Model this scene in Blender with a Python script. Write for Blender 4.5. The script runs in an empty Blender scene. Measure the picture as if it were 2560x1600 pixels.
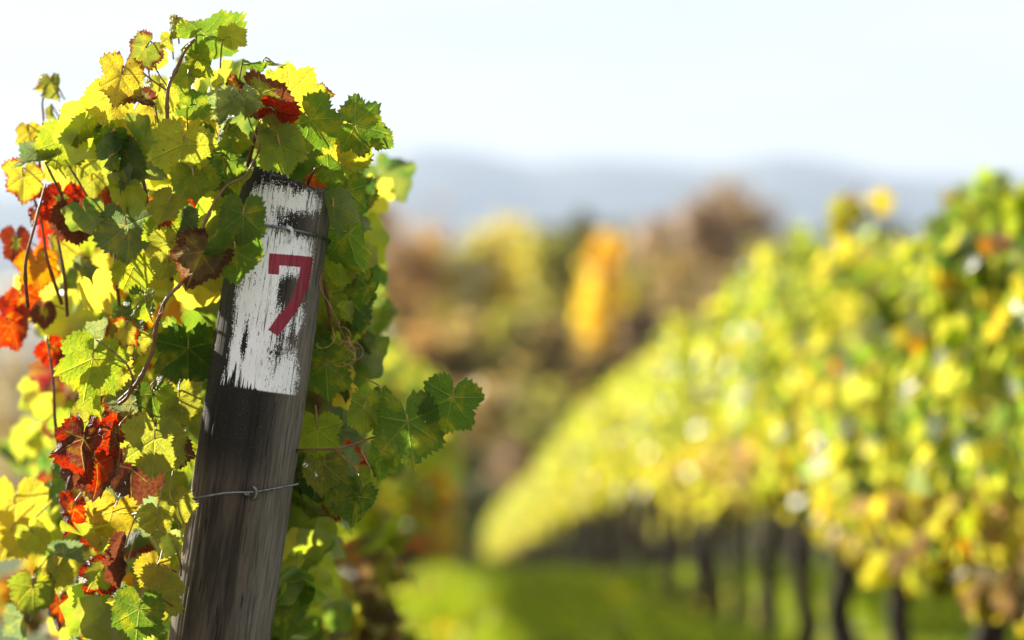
import bpy, math, random
import numpy as np
from mathutils import Vector, Matrix
from mathutils import noise as mnoise
random.seed(7); RNG = np.random.default_rng(7)
R = math.radians
scn = bpy.context.scene
COL = scn.collection

# ------------------------------------------------------------------ camera
F = 85 / 36 * 2560                      # focal length in photo pixels
HOR, VPX = 950.0, 1140.0                # horizon line, direction of the rows
CAM_H = 1.35
pitch = math.atan((HOR - 800) / F); yaw = math.atan((1280 - VPX) / F)
cam_d = bpy.data.cameras.new('camera'); cam = bpy.data.objects.new('camera', cam_d); COL.objects.link(cam)
cam.location = (0, 0, CAM_H); cam.rotation_euler = (R(90) + pitch, 0, -yaw)
cam_d.lens = 85; cam_d.sensor_width = 36; cam_d.clip_start = .05; cam_d.clip_end = 40000
cam_d.dof.use_dof = True; cam_d.dof.focus_distance = 3.09; cam_d.dof.aperture_fstop = 2.0; cam_d.dof.aperture_blades = 0
scn.camera = cam
CM = cam.rotation_euler.to_matrix()
RIGHT, UP, BACK = CM.col[0].copy(), CM.col[1].copy(), CM.col[2].copy()
def P(px, py, D):
    return Vector((0, 0, CAM_H)) + RIGHT * ((px - 1280) / F * D) + UP * ((800 - py) / F * D) - BACK * D

# ------------------------------------------------------------------ world and sun
SUN_EL, SUN_AZ = R(24), R(-42)          # azimuth from +Y towards +X
w = bpy.data.worlds.new('World'); scn.world = w; w.use_nodes = True
nt = w.node_tree; nt.nodes.clear()
def N(t, kind, **kw):
    n = t.nodes.new(kind)
    for k, v in kw.items():
        if k == 'inputs':
            for a, b in v.items(): n.inputs[a].default_value = b
        else: setattr(n, k, v)
    return n
sky = N(nt, 'ShaderNodeTexSky', sky_type='NISHITA', sun_disc=False, sun_elevation=SUN_EL, sun_rotation=SUN_AZ, air_density=1.0, dust_density=1.2, ozone_density=1.0)
tc = N(nt, 'ShaderNodeTexCoord'); mp = N(nt, 'ShaderNodeMapping'); mp.inputs['Scale'].default_value = (1.1, 1.1, 9)
nz = N(nt, 'ShaderNodeTexNoise', inputs={'Scale': 2.2, 'Detail': 7.0, 'Roughness': .55})
rmp = N(nt, 'ShaderNodeMapRange', inputs={'From Min': .38, 'From Max': .62, 'To Min': 0.0, 'To Max': 1.0})
mixc = N(nt, 'ShaderNodeMix', data_type='RGBA'); mixc.inputs[0].default_value = .89
cl = N(nt, 'ShaderNodeMix', data_type='RGBA'); cl.inputs[6].default_value = (2.7, 2.78, 2.95, 1); cl.inputs[7].default_value = (3.6, 3.5, 3.35, 1)   # thin veil and thicker cloud
bg = N(nt, 'ShaderNodeBackground', inputs={'Strength': .10}); wo = N(nt, 'ShaderNodeOutputWorld')
L = nt.links.new
L(tc.outputs['Generated'], mp.inputs[0]); L(mp.outputs[0], nz.inputs['Vector']); L(nz.outputs[0], rmp.inputs[0])
L(rmp.outputs[0], cl.inputs[0]); L(cl.outputs[2], mixc.inputs[7]); L(sky.outputs[0], mixc.inputs[6]); L(mixc.outputs[2], bg.inputs[0]); L(bg.outputs[0], wo.inputs[0])
sd = bpy.data.lights.new('sun', 'SUN'); sd.energy = 5.0; sd.angle = R(.6); sd.color = (1, .93, .80)
sun = bpy.data.objects.new('sun', sd); COL.objects.link(sun)
tosun = Vector((math.sin(SUN_AZ) * math.cos(SUN_EL), math.cos(SUN_AZ) * math.cos(SUN_EL), math.sin(SUN_EL)))
sun.rotation_euler = tosun.to_track_quat('Z', 'Y').to_euler(); sun.location = (-20, 30, 30)
vs = scn.view_settings; vs.view_transform = 'Standard'; vs.look = 'None'; vs.gamma = 1; vs.use_curve_mapping = False
vs.exposure = 1.6
cy = scn.cycles
cy.use_denoising = True; cy.max_bounces = 8; cy.transmission_bounces = 6; cy.diffuse_bounces = 4; cy.volume_bounces = 1
cy.sample_clamp_indirect = 6; cy.use_adaptive_sampling = False

# ------------------------------------------------------------------ helpers
def tag(o, label=None, cat=None, group=None, kind=None):
    for k, v in (('label', label), ('category', cat), ('group', group), ('kind', kind)):
        if v: o[k] = v
    return o
def empty(name, loc):
    o = bpy.data.objects.new(name, None); o.location = loc; o.empty_display_size = .1; COL.objects.link(o); return o
def mesh_np(name, V, Fc, mat=None, smooth=True):
    V = np.asarray(V, dtype=np.float32); Fc = np.asarray(Fc, dtype=np.int32); k = Fc.shape[1]
    me = bpy.data.meshes.new(name); me.vertices.add(len(V)); me.vertices.foreach_set('co', V.ravel())
    me.loops.add(Fc.size); me.loops.foreach_set('vertex_index', Fc.ravel())
    me.polygons.add(len(Fc)); me.polygons.foreach_set('loop_start', np.arange(0, Fc.size, k, dtype=np.int32))
    me.polygons.foreach_set('loop_total', np.full(len(Fc), k, dtype=np.int32))
    me.update(calc_edges=True)
    if smooth: me.polygons.foreach_set('use_smooth', np.ones(len(Fc), dtype=bool))
    if mat: me.materials.append(mat)
    return me
def obj(name, me, parent=None, mat_world=None):
    o = bpy.data.objects.new(name, me); COL.objects.link(o)
    if parent is not None: o.parent = parent
    if mat_world is not None: o.matrix_basis = mat_world
    return o
def tube(pts, rad, seg=7, wob=0.0, cap=True):
    pts = [Vector(p) for p in pts]; n = len(pts)
    if not hasattr(rad, '__len__'): rad = [rad] * n
    V, Fc = [], []; prev = None
    for i, p in enumerate(pts):
        t = (pts[min(i + 1, n - 1)] - pts[max(i - 1, 0)]).normalized()
        if prev is None:
            a = Vector((0, 0, 1)) if abs(t.z) < .9 else Vector((1, 0, 0)); prev = a
        u = (prev - t * prev.dot(t)).normalized(); v = t.cross(u); prev = u
        for s in range(seg):
            th = 2 * math.pi * s / seg; r = rad[i] * (1 + wob * random.uniform(-1, 1))
            V.append(p + (u * math.cos(th) + v * math.sin(th)) * r)
    for i in range(n - 1):
        for s in range(seg):
            a = i * seg + s; b = i * seg + (s + 1) % seg; Fc.append((a, b, b + seg, a + seg))
    if cap:
        for base, rev in ((0, True), ((n - 1) * seg, False)):
            c = len(V); V.append(pts[0] if rev else pts[-1])
            for s in range(seg):
                a, b = base + s, base + (s + 1) % seg
                Fc.append((c, b, a, a) if rev else (c, a, b, b))
    return [tuple(v) for v in V], Fc
class Bag:
    def __init__(s): s.V = []; s.F = []
    def add(s, VF):
        o = len(s.V); s.V += VF[0]; s.F += [tuple(i + o for i in f) for f in VF[1]]
    def mesh(s, name, mat):
        me = bpy.data.meshes.new(name)
        me.from_pydata(s.V, [], [tuple(dict.fromkeys(f)) for f in s.F]); me.update()
        me.polygons.foreach_set('use_smooth', [True] * len(me.polygons)); me.materials.append(mat); return me
def smooth_path(pts, k=6):
    pts = [Vector(p) for p in pts]
    if len(pts) < 3: return pts
    out = []
    for i in range(len(pts) - 1):
        p0, p1, p2, p3 = pts[max(i - 1, 0)], pts[i], pts[i + 1], pts[min(i + 2, len(pts) - 1)]
        for j in range(k):
            t = j / k
            out.append(.5 * ((2 * p1) + (p2 - p0) * t + (2 * p0 - 5 * p1 + 4 * p2 - p3) * t * t + (3 * p1 - p0 - 3 * p2 + p3) * t ** 3))
    out.append(pts[-1]); return out
def lerp_rad(n, a, b): return [a + (b - a) * i / max(n - 1, 1) for i in range(n)]

# ------------------------------------------------------------------ node maths
class G:
    def __init__(s, mat):
        mat.use_nodes = True; s.t = mat.node_tree; s.t.nodes.clear()
        s.out = s.t.nodes.new('ShaderNodeOutputMaterial')
    def put(s, sock, v):
        if isinstance(v, bpy.types.NodeSocket): s.t.links.new(v, sock)
        else: sock.default_value = v
    def m(s, op, a, b=0.0, c=0.0, clamp=False):
        n = s.t.nodes.new('ShaderNodeMath'); n.operation = op; n.use_clamp = clamp
        s.put(n.inputs[0], a); s.put(n.inputs[1], b); s.put(n.inputs[2], c); return n.outputs[0]
    def mr(s, v, a, b, c=0.0, d=1.0, smooth=True):
        n = s.t.nodes.new('ShaderNodeMapRange'); n.interpolation_type = 'SMOOTHSTEP' if smooth else 'LINEAR'
        for i, x in enumerate((v, a, b, c, d)): s.put(n.inputs[i], x)
        return n.outputs[0]
    def mix(s, f, a, b, blend='MIX'):
        n = s.t.nodes.new('ShaderNodeMix'); n.data_type = 'RGBA'; n.blend_type = blend
        s.put(n.inputs[0], f); s.put(n.inputs[6], a if isinstance(a, bpy.types.NodeSocket) else (*a[:3], 1))
        s.put(n.inputs[7], b if isinstance(b, bpy.types.NodeSocket) else (*b[:3], 1)); return n.outputs[2]
    def noise(s, vec, scale, detail=3, rough=.5, w=None, dist=0.0):
        n = s.t.nodes.new('ShaderNodeTexNoise')
        if w is not None: n.noise_dimensions = '4D'; s.put(n.inputs['W'], w)
        if vec is not None: s.t.links.new(vec, n.inputs['Vector'])
        n.inputs['Scale'].default_value = scale; n.inputs['Detail'].default_value = detail; n.inputs['Roughness'].default_value = rough
        n.inputs['Distortion'].default_value = dist; return n.outputs[0]
    def coord(s, which='Object', scale=None):
        n = s.t.nodes.new('ShaderNodeTexCoord'); o = n.outputs[which]
        if scale:
            m = s.t.nodes.new('ShaderNodeMapping'); m.inputs['Scale'].default_value = scale; s.t.links.new(o, m.inputs[0]); o = m.outputs[0]
        return o
    def sep(s, v):
        n = s.t.nodes.new('ShaderNodeSeparateXYZ'); s.t.links.new(v, n.inputs[0]); return n.outputs
    def bump(s, h, strength=.5, dist=.01):
        n = s.t.nodes.new('ShaderNodeBump'); n.inputs['Strength'].default_value = strength; n.inputs['Distance'].default_value = dist
        s.t.links.new(h, n.inputs['Height']); return n.outputs[0]
    def pbr(s, col, rough=.6, spec=.5, metal=0.0, normal=None):
        n = s.t.nodes.new('ShaderNodeBsdfPrincipled')
        s.put(n.inputs['Base Color'], col if isinstance(col, bpy.types.NodeSocket) else (*col[:3], 1))
        s.put(n.inputs['Roughness'], rough); s.put(n.inputs['Specular IOR Level'], spec); s.put(n.inputs['Metallic'], metal)
        if normal is not None: s.t.links.new(normal, n.inputs['Normal'])
        return n.outputs[0]
    def done(s, sh): s.t.links.new(sh, s.out.inputs['Surface'])

def leaf_material(name, source):
    mat = bpy.data.materials.new(name); g = G(mat)
    geo = g.t.nodes.new('ShaderNodeNewGeometry')
    if source == 'object':
        oi = g.t.nodes.new('ShaderNodeObjectInfo'); base = oi.outputs['Color']; amount = oi.outputs['Alpha']; rnd = oi.outputs['Random']
        co = g.coord('Object')
        uv = g.t.nodes.new('ShaderNodeUVMap'); uv.uv_map = 'vein'; al, pe, _ = g.sep(uv.outputs[0])
        at = g.t.nodes.new('ShaderNodeAttribute'); at.attribute_name = 'rim'; rim = at.outputs['Fac']
        W = g.m('MULTIPLY', rnd, 90.0)
        n1 = g.noise(co, 2.2, 3, .55, w=W); n2 = g.noise(co, 14, 4, .6, w=W)
        # green <-> yellow mottling inside one leaf
        yel = g.mix(.42, base, (.62, .50, .03)); grn = g.mix(.55, base, (.10, .20, .02))
        c = g.mix(g.mr(n1, .48, .70), base, yel); c = g.mix(g.m('MULTIPLY', g.mr(n1, .50, .32), .6), c, grn)
        # veins
        mainv = g.mr(pe, .028, .004)
        t = g.m('SUBTRACT', al, g.m('MULTIPLY', pe, .75)); t = g.m('MULTIPLY', t, 7.5)
        fr = g.m('ABSOLUTE', g.m('SUBTRACT', g.m('FRACT', t), .5)); secv = g.mr(fr, .07, .0)
        secv = g.m('MULTIPLY', secv, .55)
        vor = g.t.nodes.new('ShaderNodeTexVoronoi'); vor.feature = 'DISTANCE_TO_EDGE'; vor.inputs['Scale'].default_value = 22
        g.t.links.new(co, vor.inputs['Vector']); tert = g.m('MULTIPLY', g.mr(vor.outputs[0], .06, 0.0), .22)
        vein = g.m('MAXIMUM', g.m('MAXIMUM', mainv, secv), tert)
        c = g.mix(g.m('MULTIPLY', vein, .32), c, (.55, .56, .16))
        # autumn edge: red or brown creeping in from the rim, held back by the veins
        e = g.m('ADD', g.m('ADD', rim, g.m('MULTIPLY', n1, .9)), g.m('MULTIPLY', n2, .45))
        e = g.m('SUBTRACT', e, g.m('MULTIPLY', vein, .25))
        lim = g.m('SUBTRACT', 2.02, g.m('MULTIPLY', amount, 1.5))
        ef = g.mr(g.m('SUBTRACT', e, lim), -.02, .14)
        aut = g.mix(g.mr(g.m('FRACT', g.m('MULTIPLY', rnd, 7.31)), .35, .55), (.17, .06, .025), (.50, .035, .012))
        aut = g.mix(g.mr(n2, .45, .65), aut, (.10, .018, .02))
        c = g.mix(ef, c, aut)
        # small dry spots
        sp = g.noise(co, 9, 2, .5, w=g.m('ADD', W, 7.0)); c = g.mix(g.mr(sp, .69, .735), c, (.09, .045, .02))
        hgt = g.m('ADD', g.m('MULTIPLY', vein, -.6), g.m('MULTIPLY', n2, .8)); nrm = g.bump(hgt, .9, .03)
    else:
        at = g.t.nodes.new('ShaderNodeAttribute'); at.attribute_name = 'Col'; base = at.outputs['Color']
        co = g.coord('Object'); n2 = g.noise(co, 30, 3, .6)
        c = g.mix(g.mr(n2, .35, .7), base, g.mix(.35, base, (.5, .43, .08))); nrm = g.bump(n2, .4, .01)
    back = g.mix(.35, c, (.36, .42, .27))
    refl = g.mix(geo.outputs['Backfacing'], c, back)
    refl = g.mix(.62, refl, (.02, .035, .012)) if source == 'object' else g.mix(.55, refl, (.02, .03, .01))
    pb = g.pbr(refl, .36, .5, 0, nrm)
    tr = g.t.nodes.new('ShaderNodeBsdfTranslucent')
    hs = g.t.nodes.new('ShaderNodeHueSaturation'); hs.inputs['Saturation'].default_value = 1.06; hs.inputs['Value'].default_value = 1.75
    g.t.links.new(c, hs.inputs['Color']); g.t.links.new(hs.outputs[0], tr.inputs[0]); g.t.links.new(nrm, tr.inputs['Normal'])
    mx = g.t.nodes.new('ShaderNodeMixShader'); mx.inputs[0].default_value = .57
    g.t.links.new(pb, mx.inputs[1]); g.t.links.new(tr.outputs[0], mx.inputs[2]); sh = mx.outputs[0]
    if source == 'object':
        hole = g.t.nodes.new('ShaderNodeBsdfTransparent'); mh = g.t.nodes.new('ShaderNodeMixShader')
        g.t.links.new(g.m('GREATER_THAN', sp, .745), mh.inputs[0]); g.t.links.new(sh, mh.inputs[1]); g.t.links.new(hole.outputs[0], mh.inputs[2]); sh = mh.outputs[0]
    g.done(sh); return mat
M_LEAF = leaf_material('vine_leaf', 'object'); M_LEAFS = leaf_material('vine_foliage', 'attr')

def simple(name, c1, c2, scale, rough=.8, stretch=(1, 1, 1), bstr=.5, bdist=.01, spec=.3, metal=0):
    mat = bpy.data.materials.new(name); g = G(mat); co = g.coord('Object', stretch)
    n = g.noise(co, scale, 6, .62); c = g.mix(g.mr(n, .3, .7), c1, c2)
    g.done(g.pbr(c, rough, spec, metal, g.bump(n, bstr, bdist))); return mat
M_BARK = simple('vine_bark', (.02, .015, .012), (.09, .065, .048), 40, .9, (1, 1, .2), .9, .02)
M_TREEBARK = simple('tree_bark', (.05, .04, .032), (.14, .11, .09), 3, .9, (1, 1, .2), .9, .05)
M_CANE = simple('cane', (.09, .035, .02), (.20, .09, .035), 60, .5, (1, 1, 1), .3, .002, .5)
M_STALK = simple('leaf_stalk', (.26, .22, .05), (.34, .12, .05), 25, .5, (1, 1, 1), .2, .001, .5)
M_WIRE = simple('galvanised_wire', (.10, .105, .11), (.24, .25, .26), 300, .38, (1, 1, 1), .3, .0005, .5, .85)
M_STAPLE = simple('galvanised_staple', (.45, .46, .46), (.75, .76, .76), 220, .6, (1, 1, 1), .3, .0005, .5, .2)

# ------------------------------------------------------------------ terrain
TY = [-60, 8, 12, 20, 31, 45, 60, 80, 100, 135, 220, 420, 1500, 20000]
TZ = [0, 0, -.05, -.36, -1.18, -2.5, -3.8, -5.3, -5.6, -5.3, -4.5, -4, -4, -4]
def gz(x, y): return float(np.interp(y, TY, TZ))
ys = np.concatenate([np.arange(-40, 100, 1.5), np.arange(100, 300, 8), np.geomspace(300, 16000, 40)])
xs = np.concatenate([-np.geomspace(9000, 60, 30), np.arange(-50, 51, 2.5), np.geomspace(60, 9000, 30)])
GX, GY = np.meshgrid(xs, ys)
GZ = np.interp(GY, TY, TZ) + .02 * np.sin(GX * 1.3 + GY * .7) * (np.abs(GX) < 100) * (GY < 300)
nx, ny = len(xs), len(ys); idx = np.arange(nx * ny).reshape(ny, nx)
Fc = np.stack([idx[:-1, :-1], idx[:-1, 1:], idx[1:, 1:], idx[1:, :-1]], -1).reshape(-1, 4)
mat = bpy.data.materials.new('meadow'); g = G(mat); co = g.coord('Object')
n1 = g.noise(co, .9, 5, .6); n2 = g.noise(co, 25, 4, .6); n3 = g.noise(co, .02, 4, .6)
c = g.mix(g.mr(n1, .35, .65), (.04, .07, .010), (.09, .12, .015)); c = g.mix(g.m('MULTIPLY', g.mr(n2, .5, .75), .4), c, (.20, .18, .05))
c = g.mix(g.mr(g.m('ADD', g.sep(co)[1], g.m('MULTIPLY', n1, 1.2)), 2.6, 2.2), c, g.mix(n2, (.30, .27, .21), (.40, .37, .30)))      # unseen pale gravel strip, added to bounce light onto the post
c = g.mix(g.mr(g.sep(co)[1], 85, 120), c, g.mix(n3, (.20, .16, .05), (.11, .10, .04)))
g.done(g.pbr(c, .9, .2, 0, g.bump(n2, .8, .05)))
tag(obj('ground', mesh_np('ground', np.stack([GX, GY, GZ], -1).reshape(-1, 3), Fc, mat)), kind='structure')

# mountains: a range of real depth, about nine kilometres off
prof_px = [-3000, -1200, -300, 300, 700, 860, 950, 1080, 1200, 1330, 1450, 1600, 1780, 1960, 2060, 2200, 2400, 2700, 3300, 4500, 6500]
prof_py = [560, 520, 500, 470, 450, 420, 388, 360, 378, 412, 392, 394, 412, 380, 392, 428, 440, 430, 450, 480, 560]
MD = 9000.0
mx_ = np.linspace(-9000, 9000, 181); my_ = np.linspace(MD - 2600, MD + 2200, 49); MX, MY = np.meshgrid(mx_, my_)
pxs = VPX + MX / MD * F; H = (HOR - np.interp(pxs, prof_px, prof_py)) / F * MD
fall = np.clip(1 - np.abs(MY - MD) / 2600, 0, 1); fall = fall * fall * (3 - 2 * fall)
rel = np.vectorize(lambda a, b: mnoise.fractal(Vector((a / 900, b / 900, 3)), 1.0, 2.0, 5))(MX, MY)
MZ = H * fall * (1 + .10 * rel * (1 - fall * .85)) - 6
nx, ny = 181, 49; idx = np.arange(nx * ny).reshape(ny, nx)
Fc = np.stack([idx[:-1, :-1], idx[:-1, 1:], idx[1:, 1:], idx[1:, :-1]], -1).reshape(-1, 4)
M_MT = simple('mountain_forest', (.05, .07, .06), (.12, .13, .10), .004, .95, (1, 1, 1), .3, 20)
tag(obj('mountains', mesh_np('mountains', np.stack([MX, MY, MZ], -1).reshape(-1, 3), Fc, M_MT)), kind='structure')

# haze: closed even box round everything
hz = bpy.data.meshes.new('haze'); s = [(-9500, -200, -8), (9500, -200, -8), (9500, 12500, -8), (-9500, 12500, -8)]
hz.from_pydata(s + [(a, b, 930) for a, b, _ in s], [], [(0, 3, 2, 1), (4, 5, 6, 7), (0, 1, 5, 4), (1, 2, 6, 5), (2, 3, 7, 6), (3, 0, 4, 7)])
mat = bpy.data.materials.new('haze'); mat.use_nodes = True; t = mat.node_tree; t.nodes.clear()
pv = N(t, 'ShaderNodeVolumePrincipled'); pv.inputs['Color'].default_value = (.45, .545, .72, 1); pv.inputs['Density'].default_value = 1.15e-4; pv.inputs['Anisotropy'].default_value = .1
mo = N(t, 'ShaderNodeOutputMaterial'); t.links.new(pv.outputs[0], mo.inputs['Volume']); hz.materials.append(mat)
tag(obj('haze', hz), kind='stuff', label='pale blue air haze that fades the far mountains')

# ------------------------------------------------------------------ leaf meshes
def outline(th, rs):
    d = [0, 26, 50, 78, 104, 134, 158, 171, 180]
    r = [1.0, .86 + rs[0], .93 + rs[1] * .6, .79 + rs[2], .84 + rs[3] * .6, .74, .66, .44, .06]
    return np.interp(np.abs(np.degrees(th)), d, r)
VEIN_A = np.radians([0, 50, 104])
def leaf_mesh(name, seed, nseg=121, rings=(.22, .45, .68, .86, 1.0), teeth=True, fold=.0, cup=.0, crumple=.05, droop=.0, roll=0.0):
    rg = np.random.default_rng(seed); rs = rg.uniform(-.12, .08, 4)
    th = np.linspace(-math.pi, math.pi, nseg, endpoint=True)
    r = outline(th, rs)
    if teeth:
        nt_ = 15 + rg.integers(0, 3)
        k = (np.arange(nseg) + np.cumsum(rg.uniform(0, 1, nseg) < .12)) % 4
        tooth = np.where(k == 0, .050, np.where(k == 1, .012, np.where(k == 2, -.018, -.045))) * (1 + .6 * rg.uniform(-1, 1, nseg)) + .035 * np.sin(th * 7 + rg.uniform(0, 6)) * np.sin(th * 3 + rg.uniform(0, 6))
        tooth *= np.clip((math.pi - np.abs(th)) * 2.2, 0, 1); tooth[nseg // 2] = .07
    else: tooth = rg.uniform(-.04, .04, nseg)
    V = [(0, 0)]; RIM = [0.0]
    for f in rings:
        rr = f * (r + tooth * f ** 5)
        V += list(zip(rr * np.sin(th), rr * np.cos(th))); RIM += [f] * nseg
    V = np.array(V); RIM = np.array(RIM); x, y = V[:, 0], V[:, 1]
    ph = rg.uniform(0, 6.28, 10); rad = np.hypot(x, y); ang = np.arctan2(x, y)
    crumple = crumple * 1.7; roll = roll + .35 * rg.uniform(-1, 1)
    z = fold * np.abs(x) + cup * rad ** 2 - droop * np.clip(y, 0, 2) ** 2
    z += crumple * (np.sin(ang * 3 + ph[0]) * rad ** 1.5 + .6 * np.sin(5 * ang + ph[1]) * rad ** 2 + .5 * np.sin(x * 5 + ph[2]) * np.cos(y * 4 + ph[3]) + .25 * np.sin(x * 11 + ph[4]) * np.sin(y * 12 + ph[5]))
    z += roll * np.clip(rad - .55, 0, 1) ** 2 * (1 + np.sin(ang * 2 + ph[6]))
    # veins sit in shallow valleys: pucker between them
    aa = np.abs(ang); near = np.min(np.abs(aa[:, None] - VEIN_A[None]), 1); perp = rad * np.sin(np.clip(near, 0, 1.5)); along = rad * np.cos(np.clip(near, 0, 1.5))
    z += .10 * np.sqrt(np.clip(perp, 0, 1) + .0004) * .5
    # real fold about the mid vein
    Vx = x * np.cos(fold * .4)
    Fq, Ft = [], []
    n = nseg
    for s in range(n - 1): Ft.append((0, 1 + s + 1, 1 + s))
    for k in range(len(rings) - 1):
        for s in range(n - 1):
            a = 1 + k * n + s; Fq.append((a, a + 1, a + 1 + n, a + n))
    me = bpy.data.meshes.new(name); me.from_pydata(np.stack([Vx, y, z], -1).tolist(), [], Ft + Fq); me.update()
    me.polygons.foreach_set('use_smooth', [True] * len(me.polygons))
    ar = me.attributes.new('rim', 'FLOAT', 'POINT'); ar.data.foreach_set('value', RIM.astype(np.float32))
    uv = me.uv_layers.new(name='vein'); li = np.zeros(len(me.loops), dtype=np.int32); me.loops.foreach_get('vertex_index', li)
    uv.data.foreach_set('uv', np.stack([along[li], perp[li]], -1).astype(np.float32).ravel())
    me.materials.append(M_LEAF); return me
HI = [leaf_mesh('leaf', 1, crumple=.05), leaf_mesh('leaf', 2, cup=-.25, crumple=.06), leaf_mesh('leaf', 3, fold=.35, crumple=.05),
      leaf_mesh('leaf', 4, cup=.3, crumple=.07), leaf_mesh('leaf', 5, droop=.35, crumple=.06, fold=.15), leaf_mesh('leaf', 6, crumple=.13, fold=.3),
      leaf_mesh('leaf', 7, roll=.9, crumple=.06), leaf_mesh('leaf', 8, fold=.9, crumple=.08, droop=.2), leaf_mesh('leaf', 9, crumple=.16, cup=-.4),
      leaf_mesh('leaf', 10, droop=.6, crumple=.05, roll=.5), leaf_mesh('leaf', 11, crumple=.03, droop=.15), leaf_mesh('leaf', 12, fold=1.6, crumple=.12)]
LO = [leaf_mesh('leaf', 20 + i, nseg=37, rings=(.55, 1.0), teeth=True, fold=f, cup=c_, crumple=.08) for i, (f, c_) in enumerate([(0, 0), (.4, 0), (0, .3), (.2, -.3)])]

C = {'Y': (.58, .46, .06), 'YG': (.43, .42, .055), 'LG': (.29, .35, .035), 'G': (.13, .22, .025), 'DG': (.07, .14, .025), 'OL': (.22, .22, .035),
     'GG': (.17, .24, .10), 'R': (.62, .03, .008), 'OR': (.66, .22, .015), 'M': (.15, .016, .022), 'BR': (.22, .125, .07), 'PG': (.34, .40, .14)}
def colour(k, a=None, jit=.12):
    b = C[k]; j = 1 + random.uniform(-jit, jit)
    col = [max(0, min(1, v * j * (1 + random.uniform(-jit, jit) * .6))) for v in b]
    if a is None: a = random.choice([0, .1, .2, .3, .45])
    return (*col, a)
def leaf_obj(parent, me, M, col):
    o = bpy.data.objects.new('leaf', me); COL.objects.link(o); o.parent = parent
    o.matrix_basis = Matrix.Translation(-parent.location) @ M; o.color = col; return o
def hero_matrix(px, py, size, ang, t1=0, t2=0, D=3.1, back=False, squash=1.0):
    a = R(ang); tip = RIGHT * math.sin(a) + UP * math.cos(a); nrm = BACK.copy()
    if back: nrm = -nrm
    Xl = tip.cross(nrm); M3 = Matrix((Xl, tip, nrm)).transposed()
    M3 = M3 @ Matrix.Rotation(R(t1), 3, 'Y') @ Matrix.Rotation(R(t2), 3, 'X')
    s = size * .95 * D / F / 1.55
    org = P(px, py, D) - (M3 @ Vector((0, 1, 0))) * (.28 * s)
    return Matrix.Translation(org) @ M3.to_4x4() @ Matrix.Diagonal((s * squash, s, s, 1))

# joined foliage (many small folded leaves in one mesh)
def foliage(name, pos, nrm, size, cols, mat, droop=True):
    n = len(pos); nrm = nrm / np.linalg.norm(nrm, axis=1, keepdims=True)
    down = np.tile([0, 0, -1.0], (n, 1)) + RNG.normal(0, .45, (n, 3)) if droop else RNG.normal(0, 1, (n, 3))
    t = down - nrm * np.sum(down * nrm, 1, keepdims=True); t /= np.linalg.norm(t, axis=1, keepdims=True) + 1e-9
    b = np.cross(t, nrm)
    sh = np.array([(0, 0, 0), (0, .55, .0), (0, 1.05, -.12), (.42, -.18, .10), (.62, .38, .16), (.36, .80, .04), (-.42, -.18, .10), (-.62, .38, .16), (-.36, .80, .04)])
    fc = np.array([(0, 3, 4, 1), (1, 4, 5, 2), (0, 1, 7, 6), (1, 2, 8, 7)])
    jit = RNG.uniform(.75, 1.25, (n, 9, 1)) * np.ones((1, 1, 3)); jit[..., 2] *= RNG.uniform(-.5, 1.8, (n, 1))
    L_ = sh[None] * jit * size[:, None, None]
    V = pos[:, None] + L_[..., 0:1] * b[:, None] + L_[..., 1:2] * t[:, None] + L_[..., 2:3] * nrm[:, None]
    Fa = (fc[None] + 9 * np.arange(n)[:, None, None]).reshape(-1, 4)
    me = mesh_np(name, V.reshape(-1, 3), Fa, mat)
    ca = me.color_attributes.new('Col', 'FLOAT_COLOR', 'POINT')
    cc = np.repeat(np.concatenate([cols, np.ones((n, 1))], 1), 9, 0).astype(np.float32); ca.data.foreach_set('color', cc.ravel())
    return me
LOT = []
for me_ in LO:
    v_ = np.zeros(len(me_.vertices) * 3, dtype=np.float32); me_.vertices.foreach_get('co', v_); LOT.append((v_.reshape(-1, 3), [tuple(p.vertices) for p in me_.polygons]))
TRI = np.array([f for f in LOT[0][1] if len(f) == 3]); QUA = np.array([f for f in LOT[0][1] if len(f) == 4])
LTRI = np.concatenate([TRI, QUA[:, [0, 1, 2]], QUA[:, [0, 2, 3]]])
def foliage_shaped(name, pos, nrm, size, cols, mat):
    n = len(pos); nrm = nrm / np.linalg.norm(nrm, axis=1, keepdims=True)
    down = np.tile([0, 0, -1.0], (n, 1)) + RNG.normal(0, .45, (n, 3)); t = down - nrm * np.sum(down * nrm, 1, keepdims=True); t /= np.linalg.norm(t, axis=1, keepdims=True) + 1e-9
    b = np.cross(t, nrm); T4 = np.stack([q[0] for q in LOT]); k = T4.shape[1]
    L_ = T4[RNG.integers(0, 4, n)] * size[:, None, None] * np.array([1, 1, 1.0]) * .95
    V = pos[:, None] + L_[..., 0:1] * b[:, None] + L_[..., 1:2] * t[:, None] + L_[..., 2:3] * nrm[:, None]
    Fa = (LTRI[None] + k * np.arange(n)[:, None, None]).reshape(-1, 3)
    me = mesh_np(name, V.reshape(-1, 3), Fa, mat); ca = me.color_attributes.new('Col', 'FLOAT_COLOR', 'POINT')
    ca.data.foreach_set('color', np.repeat(np.concatenate([cols, np.ones((n, 1))], 1), k, 0).astype(np.float32).ravel()); return me
def pick_cols(n, weights, jit=.18):
    ks = list(weights); p = np.array([weights[k] for k in ks], float); p /= p.sum()
    i = RNG.choice(len(ks), n, p=p); base = np.array([C[k] for k in ks])[i]
    return np.clip(base * (1 + RNG.uniform(-jit, jit, (n, 1))) * (1 + RNG.uniform(-jit * .5, jit * .5, (n, 3))), 0, 1)

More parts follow.
